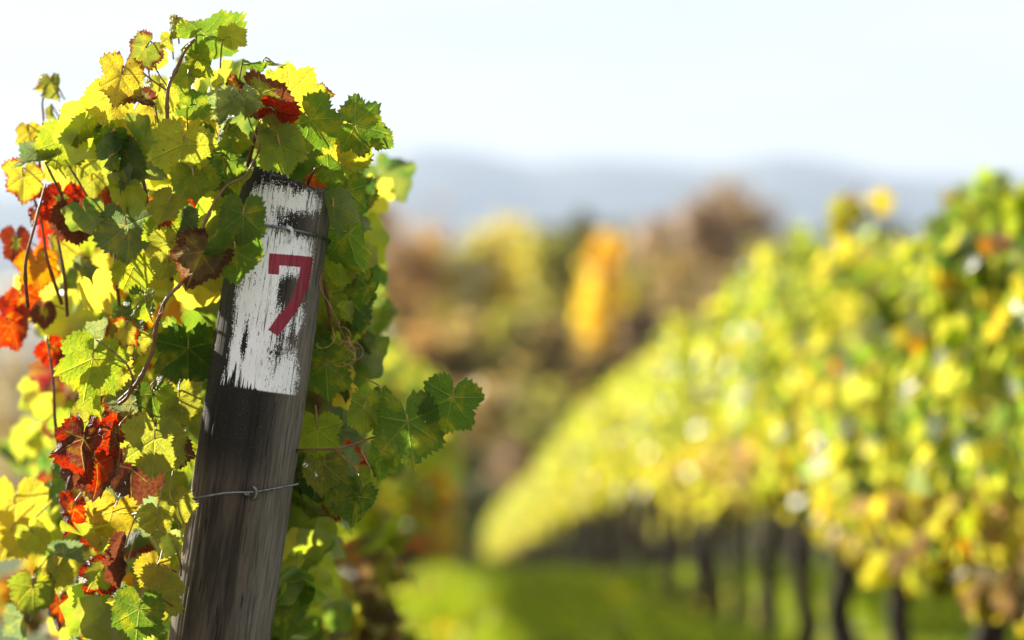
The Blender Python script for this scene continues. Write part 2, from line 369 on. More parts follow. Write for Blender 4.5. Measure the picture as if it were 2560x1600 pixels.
# ------------------------------------------------------------------ the post
PXM = F / 3.15
top_px = np.array([716.0, 462.0]); bot_px = np.array([548.0, 1600.0]); dvec = (bot_px - top_px) / np.linalg.norm(bot_px - top_px); nvec = np.array([dvec[1], -dvec[0]])
def pl(px, py):
    rel = np.array([px, py]) - top_px; return float(rel @ nvec) / PXM, -float(rel @ dvec) / PXM
top_w = P(*top_px, 3.15); bot_w = P(*bot_px, 3.15); axis = (top_w - bot_w).normalized()
length = (top_w.z + .4) / axis.z
xl = (RIGHT - axis * RIGHT.dot(axis)).normalized(); yl = axis.cross(xl)
post_M = Matrix.Translation(top_w) @ Matrix((xl, yl, axis)).transposed().to_4x4()
na = 200; za = np.concatenate([np.linspace(0, -.62, 330), np.linspace(-.66, -length, 26)])
ang = np.linspace(0, 2 * math.pi, na, endpoint=False); A, Z = np.meshgrid(ang, za)
rg = np.random.default_rng(3)
def post_r(z): return .0598 + .0052 * (1 - np.exp(z / .2))
rad = post_r(Z)
rad = rad + .0016 * np.sin(2 * A + .6 + Z * .8) + .0009 * np.sin(3 * A + 2 + Z * 3)
groove = np.zeros_like(A)
for k in range(46):      # fine drying grooves along the grain
    a0 = rg.uniform(0, 6.283); z0 = rg.uniform(-.75, .05); lz = rg.uniform(.05, .30); dw = rg.uniform(.008, .018); dp = rg.uniform(.0003, .0011)
    da = (A - a0 - .12 * np.sin(Z * 5 + k) + math.pi) % (2 * math.pi) - math.pi
    groove += 1.7 * dp * np.exp(-(da / dw) ** 2) * np.clip(1 - ((Z - z0) / lz) ** 2, 0, 1)
for (px_, py_, l_) in [(745, 1180, .30), (690, 1500, .25), (512, 1300, .22), (792, 620, .2), (640, 1150, .18), (585, 1420, .3)]:
    u, z0 = pl(px_, py_); a0 = math.atan2(-math.sqrt(max(0, .061 ** 2 - u * u)), u)
    da = (A - a0 + .02 * np.sin(Z * 30) + math.pi) % (2 * math.pi) - math.pi
    groove += .0042 * np.exp(-(da / .017) ** 2) * np.clip(1 - ((Z - z0) / l_) ** 2, 0, 1)
fine = np.interp((A * 40 + 2 * np.sin(Z * 6)) % 251, np.arange(252), rg.normal(0, .00022, 252))
rad = rad - groove + fine * (1 - np.clip(1 + Z / .02, 0, 1))
# worn, uneven sawn end: rounded rim, lower to the right
edge = np.clip(1 + Z / .010, 0, 1); rad = rad - .0042 * edge ** 2
topz = .012 * -(np.cos(A) * .55) + .002 * np.sin(A * 5 + 1) + .0013 * np.sin(A * 11) + .0005 * np.sin(A * 17 + 2) + .006 * np.exp(-((A - 4.2) / .5) ** 2) - .006 * np.exp(-((np.abs(A - 3.6)) / .22) ** 2)
wtop = np.clip(1 + Z / .03, 0, 1); Zs = Z + topz * wtop + .004 * wtop
V = np.stack([rad * np.cos(A), rad * np.sin(A), Zs], -1).reshape(-1, 3)
nz_ = len(za); idx = np.arange(nz_ * na).reshape(nz_, na); nxt = np.roll(idx, -1, 1)
Fc = np.stack([idx[1:], nxt[1:], nxt[:-1], idx[:-1]], -1).reshape(-1, 4).tolist()
V = V.tolist(); prevring = idx[0]
for f in (.8, .5, .2):
    base = len(V)
    for i in range(na):
        q = V[int(idx[0][i])]; V.append([q[0] * f, q[1] * f, q[2] + .004 * (1 - f) + .0012 * math.sin(i * .9 + f * 20)])
    ring = np.arange(base, base + na)
    for i in range(na): j = (i + 1) % na; Fc.append([int(prevring[i]), int(prevring[j]), int(ring[j]), int(ring[i])])
    prevring = ring
c_ = len(V); V.append([0, 0, .009])
for i in range(na): Fc.append([int(prevring[i]), int(prevring[(i + 1) % na]), c_])
me = bpy.data.meshes.new('timber'); me.from_pydata(V, [], Fc); me.update(); me.polygons.foreach_set('use_smooth', [True] * len(me.polygons))

mat = bpy.data.materials.new('weathered_painted_timber'); g = G(mat); co = g.coord('Object'); X, Yy, Zz = g.sep(co)
st1 = g.noise(g.coord('Object', (1, 1, .06)), 300, 5, .7); st2 = g.noise(g.coord('Object', (1, 1, .10)), 90, 4, .6)
st3 = g.noise(g.coord('Object', (1, 1, .2)), 700, 2, .5)
sp1 = g.noise(co, 520, 3, .7); sp2 = g.noise(co, 900, 2, .6); lo = g.noise(co, 26, 3, .55); lo2 = g.noise(co, 9, 2, .5)
def gauss(u0, z0, su, sz):
    du = g.m('DIVIDE', g.m('SUBTRACT', X, u0), su); dz = g.m('DIVIDE', g.m('SUBTRACT', Zz, z0), sz)
    q = g.m('ADD', g.m('MULTIPLY', du, du), g.m('MULTIPLY', dz, dz)); return g.m('EXPONENT', g.m('MULTIPLY', q, -1.0))
# bare timber colour, with light painted in at both edges
right = g.mr(X, .005, .055)
wood = g.mix(g.mr(st2, .35, .68), (.022, .0165, .012), (.075, .057, .041))
wood = g.mix(g.m('MULTIPLY', right, g.mr(st1, .34, .66, .3, .95)), wood, (.17, .155, .13))  # weathered grey to the right, sky light painted into it
wood = g.mix(g.m('MULTIPLY', g.mr(X, -.035, -.056), .6), wood, (.20, .15, .10))  # warm sunlit rim put into the colour of the left edge
# black lichen bands: at the top rim and below the paint
zb = g.mr(Zz, -.30, -.262); band = g.m('MULTIPLY', g.mr(Zz, -.41, -.34), 1.0)
lich = g.m('MULTIPLY', band, g.mr(X, .055, .005)); lich = g.m('MAXIMUM', g.m('MULTIPLY', lich, .95), g.m('MULTIPLY', g.mr(Zz, -.020, .008), .6))
lich = g.m('MULTIPLY', lich, g.mr(sp1, .78, .52)); wood = g.mix(lich, wood, (.010, .009, .008))
moss = g.m('MULTIPLY', gauss(-.045, -.09, .02, .1), .7); wood = g.mix(g.m('MULTIPLY', moss, lo), wood, (.06, .065, .02))
wood = g.mix(g.m('MULTIPLY', g.mr(sp2, .66, .74), g.m('MULTIPLY', band, .5)), wood, (.30, .28, .22))
crk = g.noise(g.coord('Object', (1, 1, .022)), 75, 2, .4); crk = g.mr(g.m('ABSOLUTE', g.m('SUBTRACT', crk, .5)), .011, .003)
crk = g.m('MULTIPLY', crk, g.mr(lo, .42, .55)); wood = g.mix(g.m('MULTIPLY', crk, .85), wood, (.006, .005, .004))
# eroded white paint
wear = g.m('MULTIPLY', g.mr(Zz, -.026, .010), .26)
for (a_, b_, su, sz, k) in [(*pl(770, 565), .030, .018, .30), (*pl(740, 735), .018, .022, .34), (*pl(610, 520), .012, .055, .26), (*pl(820, 620), .012, .10, .26),
                            (*pl(785, 800), .012, .09, .22), (*pl(700, 880), .010, .05, .10), (*pl(560, 870), .012, .055, .30), (*pl(625, 850), .005, .03, .22), (*pl(600, 760), .006, .06, .10), (*pl(740, 860), .020, .02, .16)]:
    wear = g.m('ADD', wear, g.m('MULTIPLY', gauss(a_, b_, su, sz), k))
wear = g.m('ADD', wear, g.m('MULTIPLY', g.mr(X, .048, .064), .22)); wear = g.m('ADD', wear, g.m('MULTIPLY', g.mr(X, -.034, -.062), .55))
val = g.m('ADD', g.m('ADD', g.m('MULTIPLY', st1, .55), g.m('MULTIPLY', sp1, .58)), g.m('ADD', g.m('MULTIPLY', lo, .30), g.m('MULTIPLY', st3, .18)))
keep = g.m('SUBTRACT', g.m('SUBTRACT', .93, wear), val)
hair = g.noise(g.coord('Object', (1, 1, .035)), 420, 4, .75)
keep = g.m('MINIMUM', keep, g.m('MULTIPLY', g.m('SUBTRACT', g.m('SUBTRACT', .635, g.m('MULTIPLY', wear, .35)), hair), 1.0))       # >0 where paint stays
zone = g.m('MULTIPLY', g.mr(g.m('ADD', Zz, g.m('ADD', g.m('MULTIPLY', lo, .003), g.m('MULTIPLY', g.m('MULTIPLY', g.mr(X, .012, -.03), g.mr(st1, .42, .62)), -.035))), -.2675, -.2650), g.m('LESS_THAN', Yy, .01))
paint = g.m('MULTIPLY', g.m('MULTIPLY', g.mr(keep, -.012, .018), zone), g.m('SUBTRACT', 1.0, g.m('MULTIPLY', crk, .8)))
white = g.mix(g.mr(lo2, .35, .7), (.81, .82, .86), (.72, .72, .71)); white = g.mix(g.mr(st3, .62, .75), white, (.45, .43, .38))
col = g.mix(paint, wood, white)
# red 7
def seg(ax, ay, bx, by, hw):
    L2 = (bx - ax) ** 2 + (by - ay) ** 2
    qx = g.m('SUBTRACT', X, ax); qz = g.m('SUBTRACT', Zz, ay)
    tt = g.m('DIVIDE', g.m('ADD', g.m('MULTIPLY', qx, bx - ax), g.m('MULTIPLY', qz, by - ay)), L2, clamp=True)
    ex = g.m('SUBTRACT', qx, g.m('MULTIPLY', tt, bx - ax)); ez = g.m('SUBTRACT', qz, g.m('MULTIPLY', tt, by - ay))
    return g.m('SUBTRACT', g.m('SQRT', g.m('ADD', g.m('MULTIPLY', ex, ex), g.m('MULTIPLY', ez, ez))), hw)
def box(ax, ay, bx, by, hw):           # straight stroke with square ends
    cx, cz = (ax + bx) / 2, (ay + by) / 2; l = math.hypot(bx - ax, by - ay); ux, uz = (bx - ax) / l, (by - ay) / l
    qx = g.m('SUBTRACT', X, cx); qz = g.m('SUBTRACT', Zz, cz)
    s_ = g.m('ABSOLUTE', g.m('ADD', g.m('MULTIPLY', qx, ux), g.m('MULTIPLY', qz, uz))); t_ = g.m('ABSOLUTE', g.m('ADD', g.m('MULTIPLY', qx, -uz), g.m('MULTIPLY', qz, ux)))
    return g.m('MAXIMUM', g.m('SUBTRACT', s_, l / 2), g.m('SUBTRACT', t_, hw))
h = 1 / PXM
ds = [box(*pl(684, 650), *pl(786, 658), 14 * h), box(*pl(698, 638), *pl(695, 688), 13 * h), seg(*pl(773, 658), *pl(765, 712), 12.5 * h),
      seg(*pl(765, 712), *pl(738, 772), 13 * h), seg(*pl(738, 772), *pl(705, 818), 13.5 * h), box(*pl(722, 790), *pl(694, 832), 14 * h)]
d = ds[0]
for q in ds[1:]: d = g.m('MINIMUM', d, q)
d = g.m('ADD', d, g.m('MULTIPLY', g.m('SUBTRACT', st1, .5), .0028)); seven = g.mr(d, .0006, -.0006)
rk = g.mr(g.m('SUBTRACT', 1.03, g.m('ADD', val, g.m('MULTIPLY', wear, .55))), -.02, .05)
seven = g.m('MULTIPLY', g.m('MULTIPLY', seven, g.m('LESS_THAN', Yy, 0.0)), g.m('MAXIMUM', rk, .25))
red = g.mix(g.mr(st1, .35, .65), (.20, .018, .035), (.30, .035, .060)); col = g.mix(seven, col, red)
hgt = g.m('ADD', g.m('MULTIPLY', paint, .5), g.m('ADD', g.m('MULTIPLY', st1, .8), g.m('MULTIPLY', sp1, .35)))
g.done(g.pbr(col, g.mix(paint, (.85,) * 3, (.6,) * 3), .3, 0, g.bump(g.m('SUBTRACT', hgt, g.m('MULTIPLY', crk, 1.2)), .7, .0012))); me.materials.append(mat)
post = empty('vineyard_post', (top_w.x - axis.x * length, top_w.y - axis.y * length, 0))
tag(post, 'leaning weathered timber post with flaking white paint and a red 7', 'post')
obj('timber', me, post, Matrix.Translation(-post.location) @ post_M)
def on_post(px, py, off=.0):
    u, z = pl(px, py); r_ = float(post_r(z)) + off + .0008
    return post_M @ Vector((u, -math.sqrt(max(1e-8, r_ * r_ - u * u)), z))
# staples
def staple(pts, r_=.0021):
    VF = tube(smooth_path(pts, 6), r_, 10); b = Bag(); b.add(VF)
    return obj('staple', b.mesh('staple', M_STAPLE), post, Matrix.Translation(-post.location))
staple([on_post(731, 577, -.004), on_post(731, 574, .002), on_post(739, 576, .0055), on_post(742, 588, .0065), on_post(738, 599, .0055), on_post(734, 607, .001), on_post(733, 608, -.005)])
o = staple([on_post(643, 1206, -.004), on_post(645, 1207, .003), on_post(652, 1212, .0065), on_post(655, 1224, .0065), on_post(652, 1234, .0055), on_post(645, 1237, .001), on_post(644, 1237, -.004)], .0019)
o.data.materials[0] = M_WIRE
# wires
def on_ring(a, z, r_): return post_M @ Vector((r_ * math.cos(a), r_ * math.sin(a), z))
zc = pl(738, 594)[1]; b = Bag(); ring = []
for i in range(46):
    a = R(-165 + i * 7.2); ring.append(on_ring(a, zc + .0085 - .0085 * ((a + math.pi / 2) ** 2) * .30 - (.004 if i > 25 else 0) * min(1, (i - 25) / 6), 0.0636 + (.003 if 20 < i < 30 else 0)))
b.add(tube(ring, .0019, 8)); o = obj('wire_loop', b.mesh('wire_loop', M_WIRE)); tag(o, 'thin galvanised wire loop stapled round the post above the red 7', 'wire')
b = Bag(); pts = [P(330, 1287, 3.13), P(400, 1269, 3.10), P(480, 1249, 3.085), P(560, 1233, 3.075), on_post(650, 1221, .003), on_post(700, 1214, .003), P(746, 1210, 3.10)]
b.add(tube(smooth_path(pts, 6), .0016, 8))
for k in range(3):
    q = on_post(628 + k * 4, 1226, .003); b.add(tube([q + UP * .004, q - BACK * -.003, q - UP * .004 + RIGHT * .002], .0009, 6))
o = obj('stay_wire', b.mesh('stay_wire', M_WIRE)); tag(o, 'straight grey wire stapled low on the post, running left into leaves', 'wire')

# ------------------------------------------------------------------ near vine of the left row
LX, RX = -.44, 1.60
vine = empty('grapevine', (LX, 3.62, 0)); tag(vine, 'sharp leafy grapevine wrapped round the numbered post, green, yellow and red', 'grapevine', 'grapevines of the left row')
hero = [
 # px, py, size, tip angle (0 up, 180 down), t1, t2, depth, mesh, colour, autumn, back
 (540, 84, 175, 80, 10, 66, 3.10, 4, 'G', .1, 0), (588, 88, 75, 60, 20, 20, 3.08, 0, 'YG', 0, 0), (481, 60, 62, 330, 20, 40, 3.14, 3, 'Y', .2, 1), (436, 72, 66, 200, 40, 10, 3.12, 5, 'YG', .2, 1),
 (507, 160, 92, 150, 25, 15, 3.10, 5, 'LG', .1, 0), (352, 132, 100, 230, -30, 30, 3.12, 5, 'OL', .4, 0), (395, 150, 62, 120, 10, 10, 3.16, 3, 'YG', .1, 1), (300, 210, 140, 200, 22, 18, 3.10, 0, 'Y', .28, 1),
 (268, 262, 120, 190, 10, 10, 3.14, 1, 'Y', .1, 1), (262, 305, 100, 210, -20, 20, 3.2, 1, 'YG', 0, 0), (345, 246, 90, 270, 20, 45, 3.10, 5, 'BR', .6, 0), (430, 108, 60, 160, 30, 20, 3.13, 7, 'YG', 0, 0),
 (470, 205, 95, 170, 30, 20, 3.12, 2, 'LG', 0, 0), (512, 262, 120, 110, -15, 45, 3.12, 0, 'G', .1, 0), (500, 305, 120, 200, 0, 10, 3.2, 0, 'Y', .15, 1), (566, 200, 80, 60, 20, 30, 3.15, 0, 'YG', .2, 1), (586, 212, 52, 20, 30, 30, 3.12, 8, 'OR', .5, 1),
 (577, 275, 120, 185, 45, -10, 3.03, 8, 'PG', .0, 1), (612, 262, 85, 160, 30, 10, 3.02, 5, 'PG', 0, 1), (556, 345, 95, 215, 30, 10, 3.03, 5, 'LG', 0, 1), (598, 350, 80, 120, 20, -10, 3.04, 5, 'LG', .1, 0),
 (672, 248, 150, 115, 20, 48, 3.06, 4, 'OL', .55, 0), (702, 282, 105, 120, -10, 50, 3.05, 4, 'M', .9, 0), (748, 232, 140, 100, 20, 15, 3.12, 0, 'Y', .1, 1), (806, 238, 66, 90, 30, 40, 3.15, 5, 'YG', .4, 1), (700, 200, 70, 80, 20, 55, 3.2, 0, 'YG', .1, 0),
 (790, 318, 150, 140, 18, 12, 3.09, 0, 'G', .15, 0), (857, 368, 120, 165, -20, 10, 3.14, 1, 'Y', .0, 1), (908, 318, 150, 105, 10, 30, 3.10, 0, 'G', .2, 0), (872, 402, 125, 160, 10, 10, 3.15, 1, 'LG', .1, 0), (836, 432, 100, 110, 0, 50, 3.10, 6, 'G', .1, 0), (955, 345, 70, 130, 20, 35, 3.12, 4, 'G', .1, 0),
 (706, 385, 135, 165, 12, 8, 3.04, 10, 'LG', .05, 1), (690, 318, 80, 40, 20, 20, 3.05, 6, 'YG', .05, 1), (535, 392, 150, 190, 0, 0, 3.18, 0, 'DG', .1, 0), (585, 410, 95, 130, 30, 10, 3.05, 5, 'G', .1, 0), (600, 455, 75, 190, 30, 10, 3.06, 5, 'LG', .1, 0),
 (452, 388, 165, 195, 14, -8, 3.03, 0, 'YG', .12, 0), (488, 458, 120, 172, -14, 10, 3.02, 6, 'LG', .1, 0), (412, 520, 105, 200, 20, 10, 3.03, 0, 'YG', .25, 0), (452, 560, 90, 190, 50, 10, 3.03, 7, 'GG', .1, 1),
 (606, 560, 140, 185, 12, -5, 3.00, 10, 'G', .15, 0), (590, 652, 150, 170, -12, -10, 3.01, 1, 'G', .1, 0), (560, 520, 70, 300, 20, 20, 3.03, 5, 'LG', .1, 0),
 (496, 655, 155, 205, 10, 28, 3.00, 5, 'BR', .45, 0), (410, 612, 90, 230, 10, 30, 3.03, 6, 'YG', .2, 0), (412, 668, 80, 205, 20, 10, 3.05, 1, 'YG', .25, 1), (535, 600, 70, 300, 10, 30, 3.04, 3, 'YG', .0, 1), (395, 585, 80, 180, 30, 10, 3.08, 7, 'LG', .1, 0),
 (300, 420, 150, 175, 42, -10, 3.16, 2, 'GG', .1, 1), (300, 372, 110, 60, 20, 50, 3.15, 2, 'GG', .0, 1), (318, 590, 160, 175, 12, -6, 3.17, 1, 'GG', .15, 1), (268, 352, 95, 210, 20, 10, 3.15, 1, 'G', .1, 0), (330, 500, 90, 180, 40, 5, 3.2, 7, 'GG', .1, 1),
 (335, 350, 110, 180, 10, 5, 3.2, 0, 'YG', .1, 0), (392, 330, 110, 175, 0, 5, 3.22, 0, 'YG', .1, 1), (395, 245, 100, 200, 10, 20, 3.2, 3, 'YG', .15, 1), (440, 280, 90, 160, 10, 10, 3.25, 0, 'LG', .1, 0),
 (150, 372, 130, 200, -20, 20, 3.2, 6, 'LG', .2, 0), (190, 400, 130, 180, 10, 5, 3.25, 0, 'YG', .1, 1), (80, 402, 120, 250, 10, 60, 3.2, 2, 'GG', .1, 0), (72, 345, 75, 180, 30, 5, 3.3, 0, 'Y', .1, 0), (182, 352, 60, 0, 30, 50, 3.25, 3, 'OR', .5, 1),
 (134, 222, 72, 170, 20, 10, 3.35, 5, 'OL', .2, 0), (100, 210, 50, 220, 30, 10, 3.4, 5, 'Y', .1, 1), (134, 285, 40, 150, 50, 20, 3.38, 7, 'OL', .2, 0), (118, 358, 70, 200, 30, 20, 3.3, 7, 'G', .1, 0),
 (60, 460, 120, 190, 10, 10, 3.3, 0, 'Y', .35, 1), (85, 545, 56, 180, 30, 10, 3.3, 5, 'R', .6, 1), (150, 520, 125, 185, 15, 5, 3.28, 0, 'OL', .8, 0), (190, 560, 120, 170, 25, 5, 3.24, 3, 'M', .8, 0), (228, 512, 110, 175, 20, 5, 3.34, 6, 'R', .5, 1), (232, 465, 75, 180, 5, 5, 3.3, 1, 'YG', .2, 1),
 (40, 620, 105, 180, 25, 5, 3.7, 0, 'YG', .8, 1), (95, 680, 110, 170, 5, 5, 3.6, 0, 'OR', .3, 1), (60, 760, 95, 160, 15, 5, 3.7, 5, 'R', .3, 1), (30, 790, 105, 180, 25, 5, 3.75, 0, 'YG', 1.0, 1), (30, 830, 110, 160, 15, 5, 3.7, 1, 'R', .4, 1), (112, 790, 75, 180, 25, 5, 3.6, 1, 'YG', .7, 1), (136, 882, 78, 150, 20, 10, 3.45, 8, 'R', .6, 1),
 (150, 640, 110, 180, 30, 5, 3.45, 2, 'Y', .2, 1), (160, 700, 70, 200, 50, 5, 3.5, 7, 'GG', 0, 1), (205, 690, 90, 150, 50, 5, 3.4, 7, 'GG', .3, 1),
 (225, 925, 175, 195, 12, -5, 3.03, 0, 'LG', .2, 0), (200, 900, 110, 230, 20, 10, 3.05, 1, 'YG', .2, 0), (262, 830, 95, 40, 60, 30, 3.04, 7, 'PG', 0, 1), (312, 838, 80, 200, 15, 10, 3.02, 0, 'Y', .4, 1), (366, 770, 85, 160, 25, 15, 3.05, 5, 'LG', .1, 0), (340, 860, 80, 190, 20, 10, 3.08, 8, 'YG', .3, 1),
 (272, 950, 95, 180, 20, 10, 3.06, 0, 'YG', .1, 0), (470, 900, 170, 180, 5, 0, 3.16, 0, 'DG', .15, 0), (430, 860, 120, 200, 10, 5, 3.2, 1, 'G', .1, 0), (385, 1005, 115, 160, 10, 5, 3.05, 1, 'G', .3, 0), (452, 1012, 115, 170, 8, 5, 3.04, 0, 'YG', .1, 0), (415, 1068, 110, 150, 10, 5, 3.07, 10, 'G', .2, 0),
 (385, 1125, 165, 185, 8, 2, 3.03, 0, 'YG', .12, 1), (448, 1130, 90, 110, 10, 5, 3.05, 6, 'YG', .5, 1), (250, 1000, 110, 180, 45, 5, 3.1, 7, 'LG', .2, 0), (470, 1150, 90, 170, 10, 5, 3.3, 0, 'LG', 0, 0),
 (206, 1125, 160, 185, 30, -5, 3.10, 5, 'M', .5, 0), (240, 1185, 150, 175, 12, 5, 3.14, 1, 'R', .45, 1), (262, 1085, 110, 170, 25, 5, 3.16, 3, 'R', .4, 1), (178, 1180, 120, 190, 25, 5, 3.13, 2, 'M', .8, 1), (230, 1060, 80, 180, 10, 5, 3.2, 1, 'OR', .4, 1), (298, 1105, 120, 185, 60, 5, 3.12, 7, 'M', .5, 0), (310, 1050, 110, 160, 25, 5, 3.2, 5, 'OR', .5, 1),
 (180, 1290, 110, 200, 15, 10, 3.2, 5, 'R', .6, 1), (245, 1345, 90, 180, 45, 5, 3.2, 2, 'M', .9, 0), (330, 1200, 160, 175, 20, 5, 3.22, 1, 'M', .6, 0), (130, 1200, 120, 190, 45, 5, 3.4, 7, 'GG', 0, 1), (310, 1380, 90, 180, 55, 5, 3.1, 7, 'BR', .8, 0), (312, 1440, 80, 180, 55, 5, 3.1, 11, 'M', .8, 0),
 (92, 1345, 100, 160, 15, 10, 3.35, 1, 'YG', .0, 1), (38, 1290, 180, 180, 10, 5, 3.7, 0, 'Y', .1, 1), (20, 1350, 130, 200, 10, 5, 3.6, 0, 'Y', 0, 1), (175, 1395, 110, 120, 15, 50, 3.3, 2, 'GG', 0, 1), (392, 1305, 90, 190, 15, 5, 3.04, 8, 'YG', .1, 1), (442, 1272, 105, 160, 15, 5, 3.06, 5, 'YG', .1, 1), (400, 1370, 80, 180, 50, 5, 3.04, 11, 'PG', .1, 1),
 (378, 1432, 95, 210, 10, 5, 3.03, 1, 'Y', .1, 1), (395, 1500, 135, 185, 10, 5, 3.06, 0, 'YG', .1, 1), (345, 1548, 150, 190, 12, 5, 3.02, 10, 'G', .1, 0), (300, 1500, 70, 260, 10, 20, 3.07, 5, 'YG', .2, 1), (255, 1490, 150, 150, 15, 25, 3.2, 1, 'GG', .1, 1), (85, 1490, 130, 170, 12, 5, 3.3, 6, 'LG', .3, 0), (150, 1530, 100, 180, 12, 5, 3.4, 5, 'R', .5, 1), (60, 1560, 110, 180, 30, 5, 3.4, 7, 'GG', .1, 0), (140, 1440, 100, 190, 25, 5, 3.35, 1, 'YG', .2, 0),
 # right of the post
 (868, 500, 130, 182, 20, 0, 3.12, 10, 'G', .0, 0), (872, 610, 165, 178, 40, -5, 3.14, 4, 'G', 0, 0), (838, 540, 130, 175, 50, 5, 3.1, 2, 'PG', .1, 1), (850, 660, 130, 175, 30, 5, 3.18, 3, 'LG', .1, 0), (820, 760, 150, 180, 10, 0, 3.25, 0, 'LG', .1, 0),
 (912, 735, 110, 205, 45, 0, 3.2, 2, 'G', .1, 0), (880, 780, 130, 180, 15, 5, 3.28, 0, 'DG', .1, 0), (815, 935, 150, 180, 25, 5, 3.22, 0, 'G', .1, 0), (785, 860, 150, 185, 20, 5, 3.26, 1, 'G', .0, 0), (870, 900, 120, 160, 20, 5, 3.4, 1, 'G', 0, 0), (850, 985, 60, 160, 50, 5, 3.3, 11, 'GG', 0, 1),
 (1022, 1088, 200, 172, 8, 0, 3.04, 10, 'G', .0, 0), (1124, 1020, 155, 195, 16, 5, 3.03, 0, 'G', .05, 0), (908, 1040, 125, 182, 42, 0, 3.06, 10, 'LG', 0, 0), (955, 1000, 66, 170, 35, 0, 3.08, 1, 'G', 0, 0), (793, 1095, 125, 180, 15, 0, 3.2, 0, 'LG', 0, 0),
 (888, 1262, 130, 205, 25, 5, 3.07, 5, 'G', .0, 0), (952, 1150, 115, 190, 35, 0, 3.12, 1, 'G', 0, 0), (925, 1215, 95, 175, 45, 5, 3.14, 2, 'LG', 0, 0), (805, 1180, 130, 180, 12, 5, 3.2, 1, 'OL', .1, 0), (745, 1482, 110, 170, 15, 5, 3.3, 6, 'G', .1, 0), (712, 1550, 120, 180, 10, 5, 3.35, 0, 'G', .1, 0), (765, 1230, 100, 180, 10, 5, 3.3, 0, 'OL', .2, 0), (985, 1140, 60, 160, 30, 5, 3.1, 3, 'LG', 0, 0),
 (640, 145+18, 66, 95, 12, 80, 3.1, 4, 'G', .1, 0), (690, 160, 60, 85, 20, 82, 3.1, 4, 'LG', .1, 0), (790, 455, 60, 120, 20, 30, 3.2, 1, 'R', .3, 1),
]
stalks = Bag(); hero_xy = []
for (px, py, sz, an, t1, t2, D, mi, ck, am, bk) in hero:
    if t2 >= 45 and (50 <= an % 360 <= 125 or 235 <= an % 360 <= 305): t1, t2 = t2, t1
    j = lambda s: random.uniform(-s, s)
    if D > 3.5: D = 3.36 + (D - 3.5) * .4
    sq = {2: .85, 7: .62, 11: .5}.get(mi, 1.0)
    M = hero_matrix(px, py, sz, an, t1 + j(13), t2 + j(13), D, bool(bk), sq)
    leaf_obj(vine, HI[mi], M, colour(ck, am, .08)); hero_xy.append((px, py, sz))
    o_ = M.translation; tipd = (M.to_3x3() @ Vector((0, 1, 0))).normalized()
    inw = P(450 if px < 700 else 760, 900, D + .15) - o_; e = o_ - tipd * .012 + inw.normalized() * .035 - BACK * .02
    stalks.add(tube(smooth_path([o_, o_ - tipd * .012 - BACK * .003, e], 4), .0011, 5, cap=False))
# filling leaves grown through the rest of the canopy
poly = [(-60, 480), (20, 430), (60, 380), (150, 360), (215, 380), (235, 250), (300, 175), (370, 150), (430, 110), (520, 130), (560, 220), (640, 250), (720, 240), (800, 260), (850, 320), (930, 350), (900, 430), (880, 470),
        (885, 620), (905, 760), (900, 880), (850, 960), (860, 1080), (880, 1200), (840, 1260), (770, 1330), (760, 1700), (-60, 1700)]
def inside(x, y):
    c = False; n = len(poly)
    for i in range(n):
        x1, y1 = poly[i]; x2, y2 = poly[(i + 1) % n]
        if (y1 > y) != (y2 > y) and x < (x2 - x1) * (y - y1) / (y2 - y1) + x1: c = not c
    return c
def rand_leaf_M(pos, s, out=Vector((0, -1, .1)), spread=.75):
    n_ = (out + Vector((random.gauss(0, spread), random.gauss(0, spread), random.gauss(0, spread) * .7))).normalized()
    d_ = Vector((random.gauss(0, .45), random.gauss(0, .45), -1)); d_ = (d_ - n_ * d_.dot(n_)).normalized()
    return Matrix.Translation(pos) @ Matrix((d_.cross(n_), d_, n_)).transposed().to_4x4() @ Matrix.Diagonal((s, s, s, 1))
def fill_colour(px, py):
    u = random.random()
    redness = .42 * math.exp(-((px - 60) / 170) ** 2) * (1 if 430 < py < 950 else .35) + .5 * math.exp(-((px - 230) / 110) ** 2 - ((py - 1160) / 170) ** 2)
    if u < redness: return colour(random.choice(['R', 'R', 'OR', 'M', 'OR', 'BR']), random.choice([.3, .6]))
    return colour(random.choices(['Y', 'YG', 'LG', 'G', 'GG', 'OL', 'DG'], [2.2, 5, 4, 4, 2, .8, 2] if px < 640 else [.5, 1.5, 3.5, 6, 1, .6, 3.5])[0])
def sun_to_post(pos):       # leaves thinned where the sun slips past onto the post's left flank
    o_ = post_M.inverted() @ pos; d_ = post_M.inverted().to_3x3() @ -tosun
    t_ = -(o_.x * d_.x + o_.y * d_.y) / (d_.x ** 2 + d_.y ** 2); q = o_ + d_ * t_
    return 0 < t_ < .9 and q.z < -.18 and math.hypot(q.x, q.y) < .095
LIT = [P(x, y, 3.03) for x, y in [(452, 388), (488, 458), (410, 520), (385, 1125), (225, 925), (452, 1012), (300, 210), (395, 1500), (378, 1432), (350, 1548), (560, 330), (700, 385), (442, 1272), (392, 1305), (268, 262), (785, 318)]]
def shades_hero(pos):       # gaps in the canopy that let the sun reach the brightest leaves
    for c in LIT:
        v = pos - c; t_ = v.dot(tosun)
        if .02 < t_ < .9 and (v - tosun * t_).length < .045: return True
    return False
count = len(hero); n_ind = 0; pos_s, nrm_s, sz_s, col_s = [], [], [], []
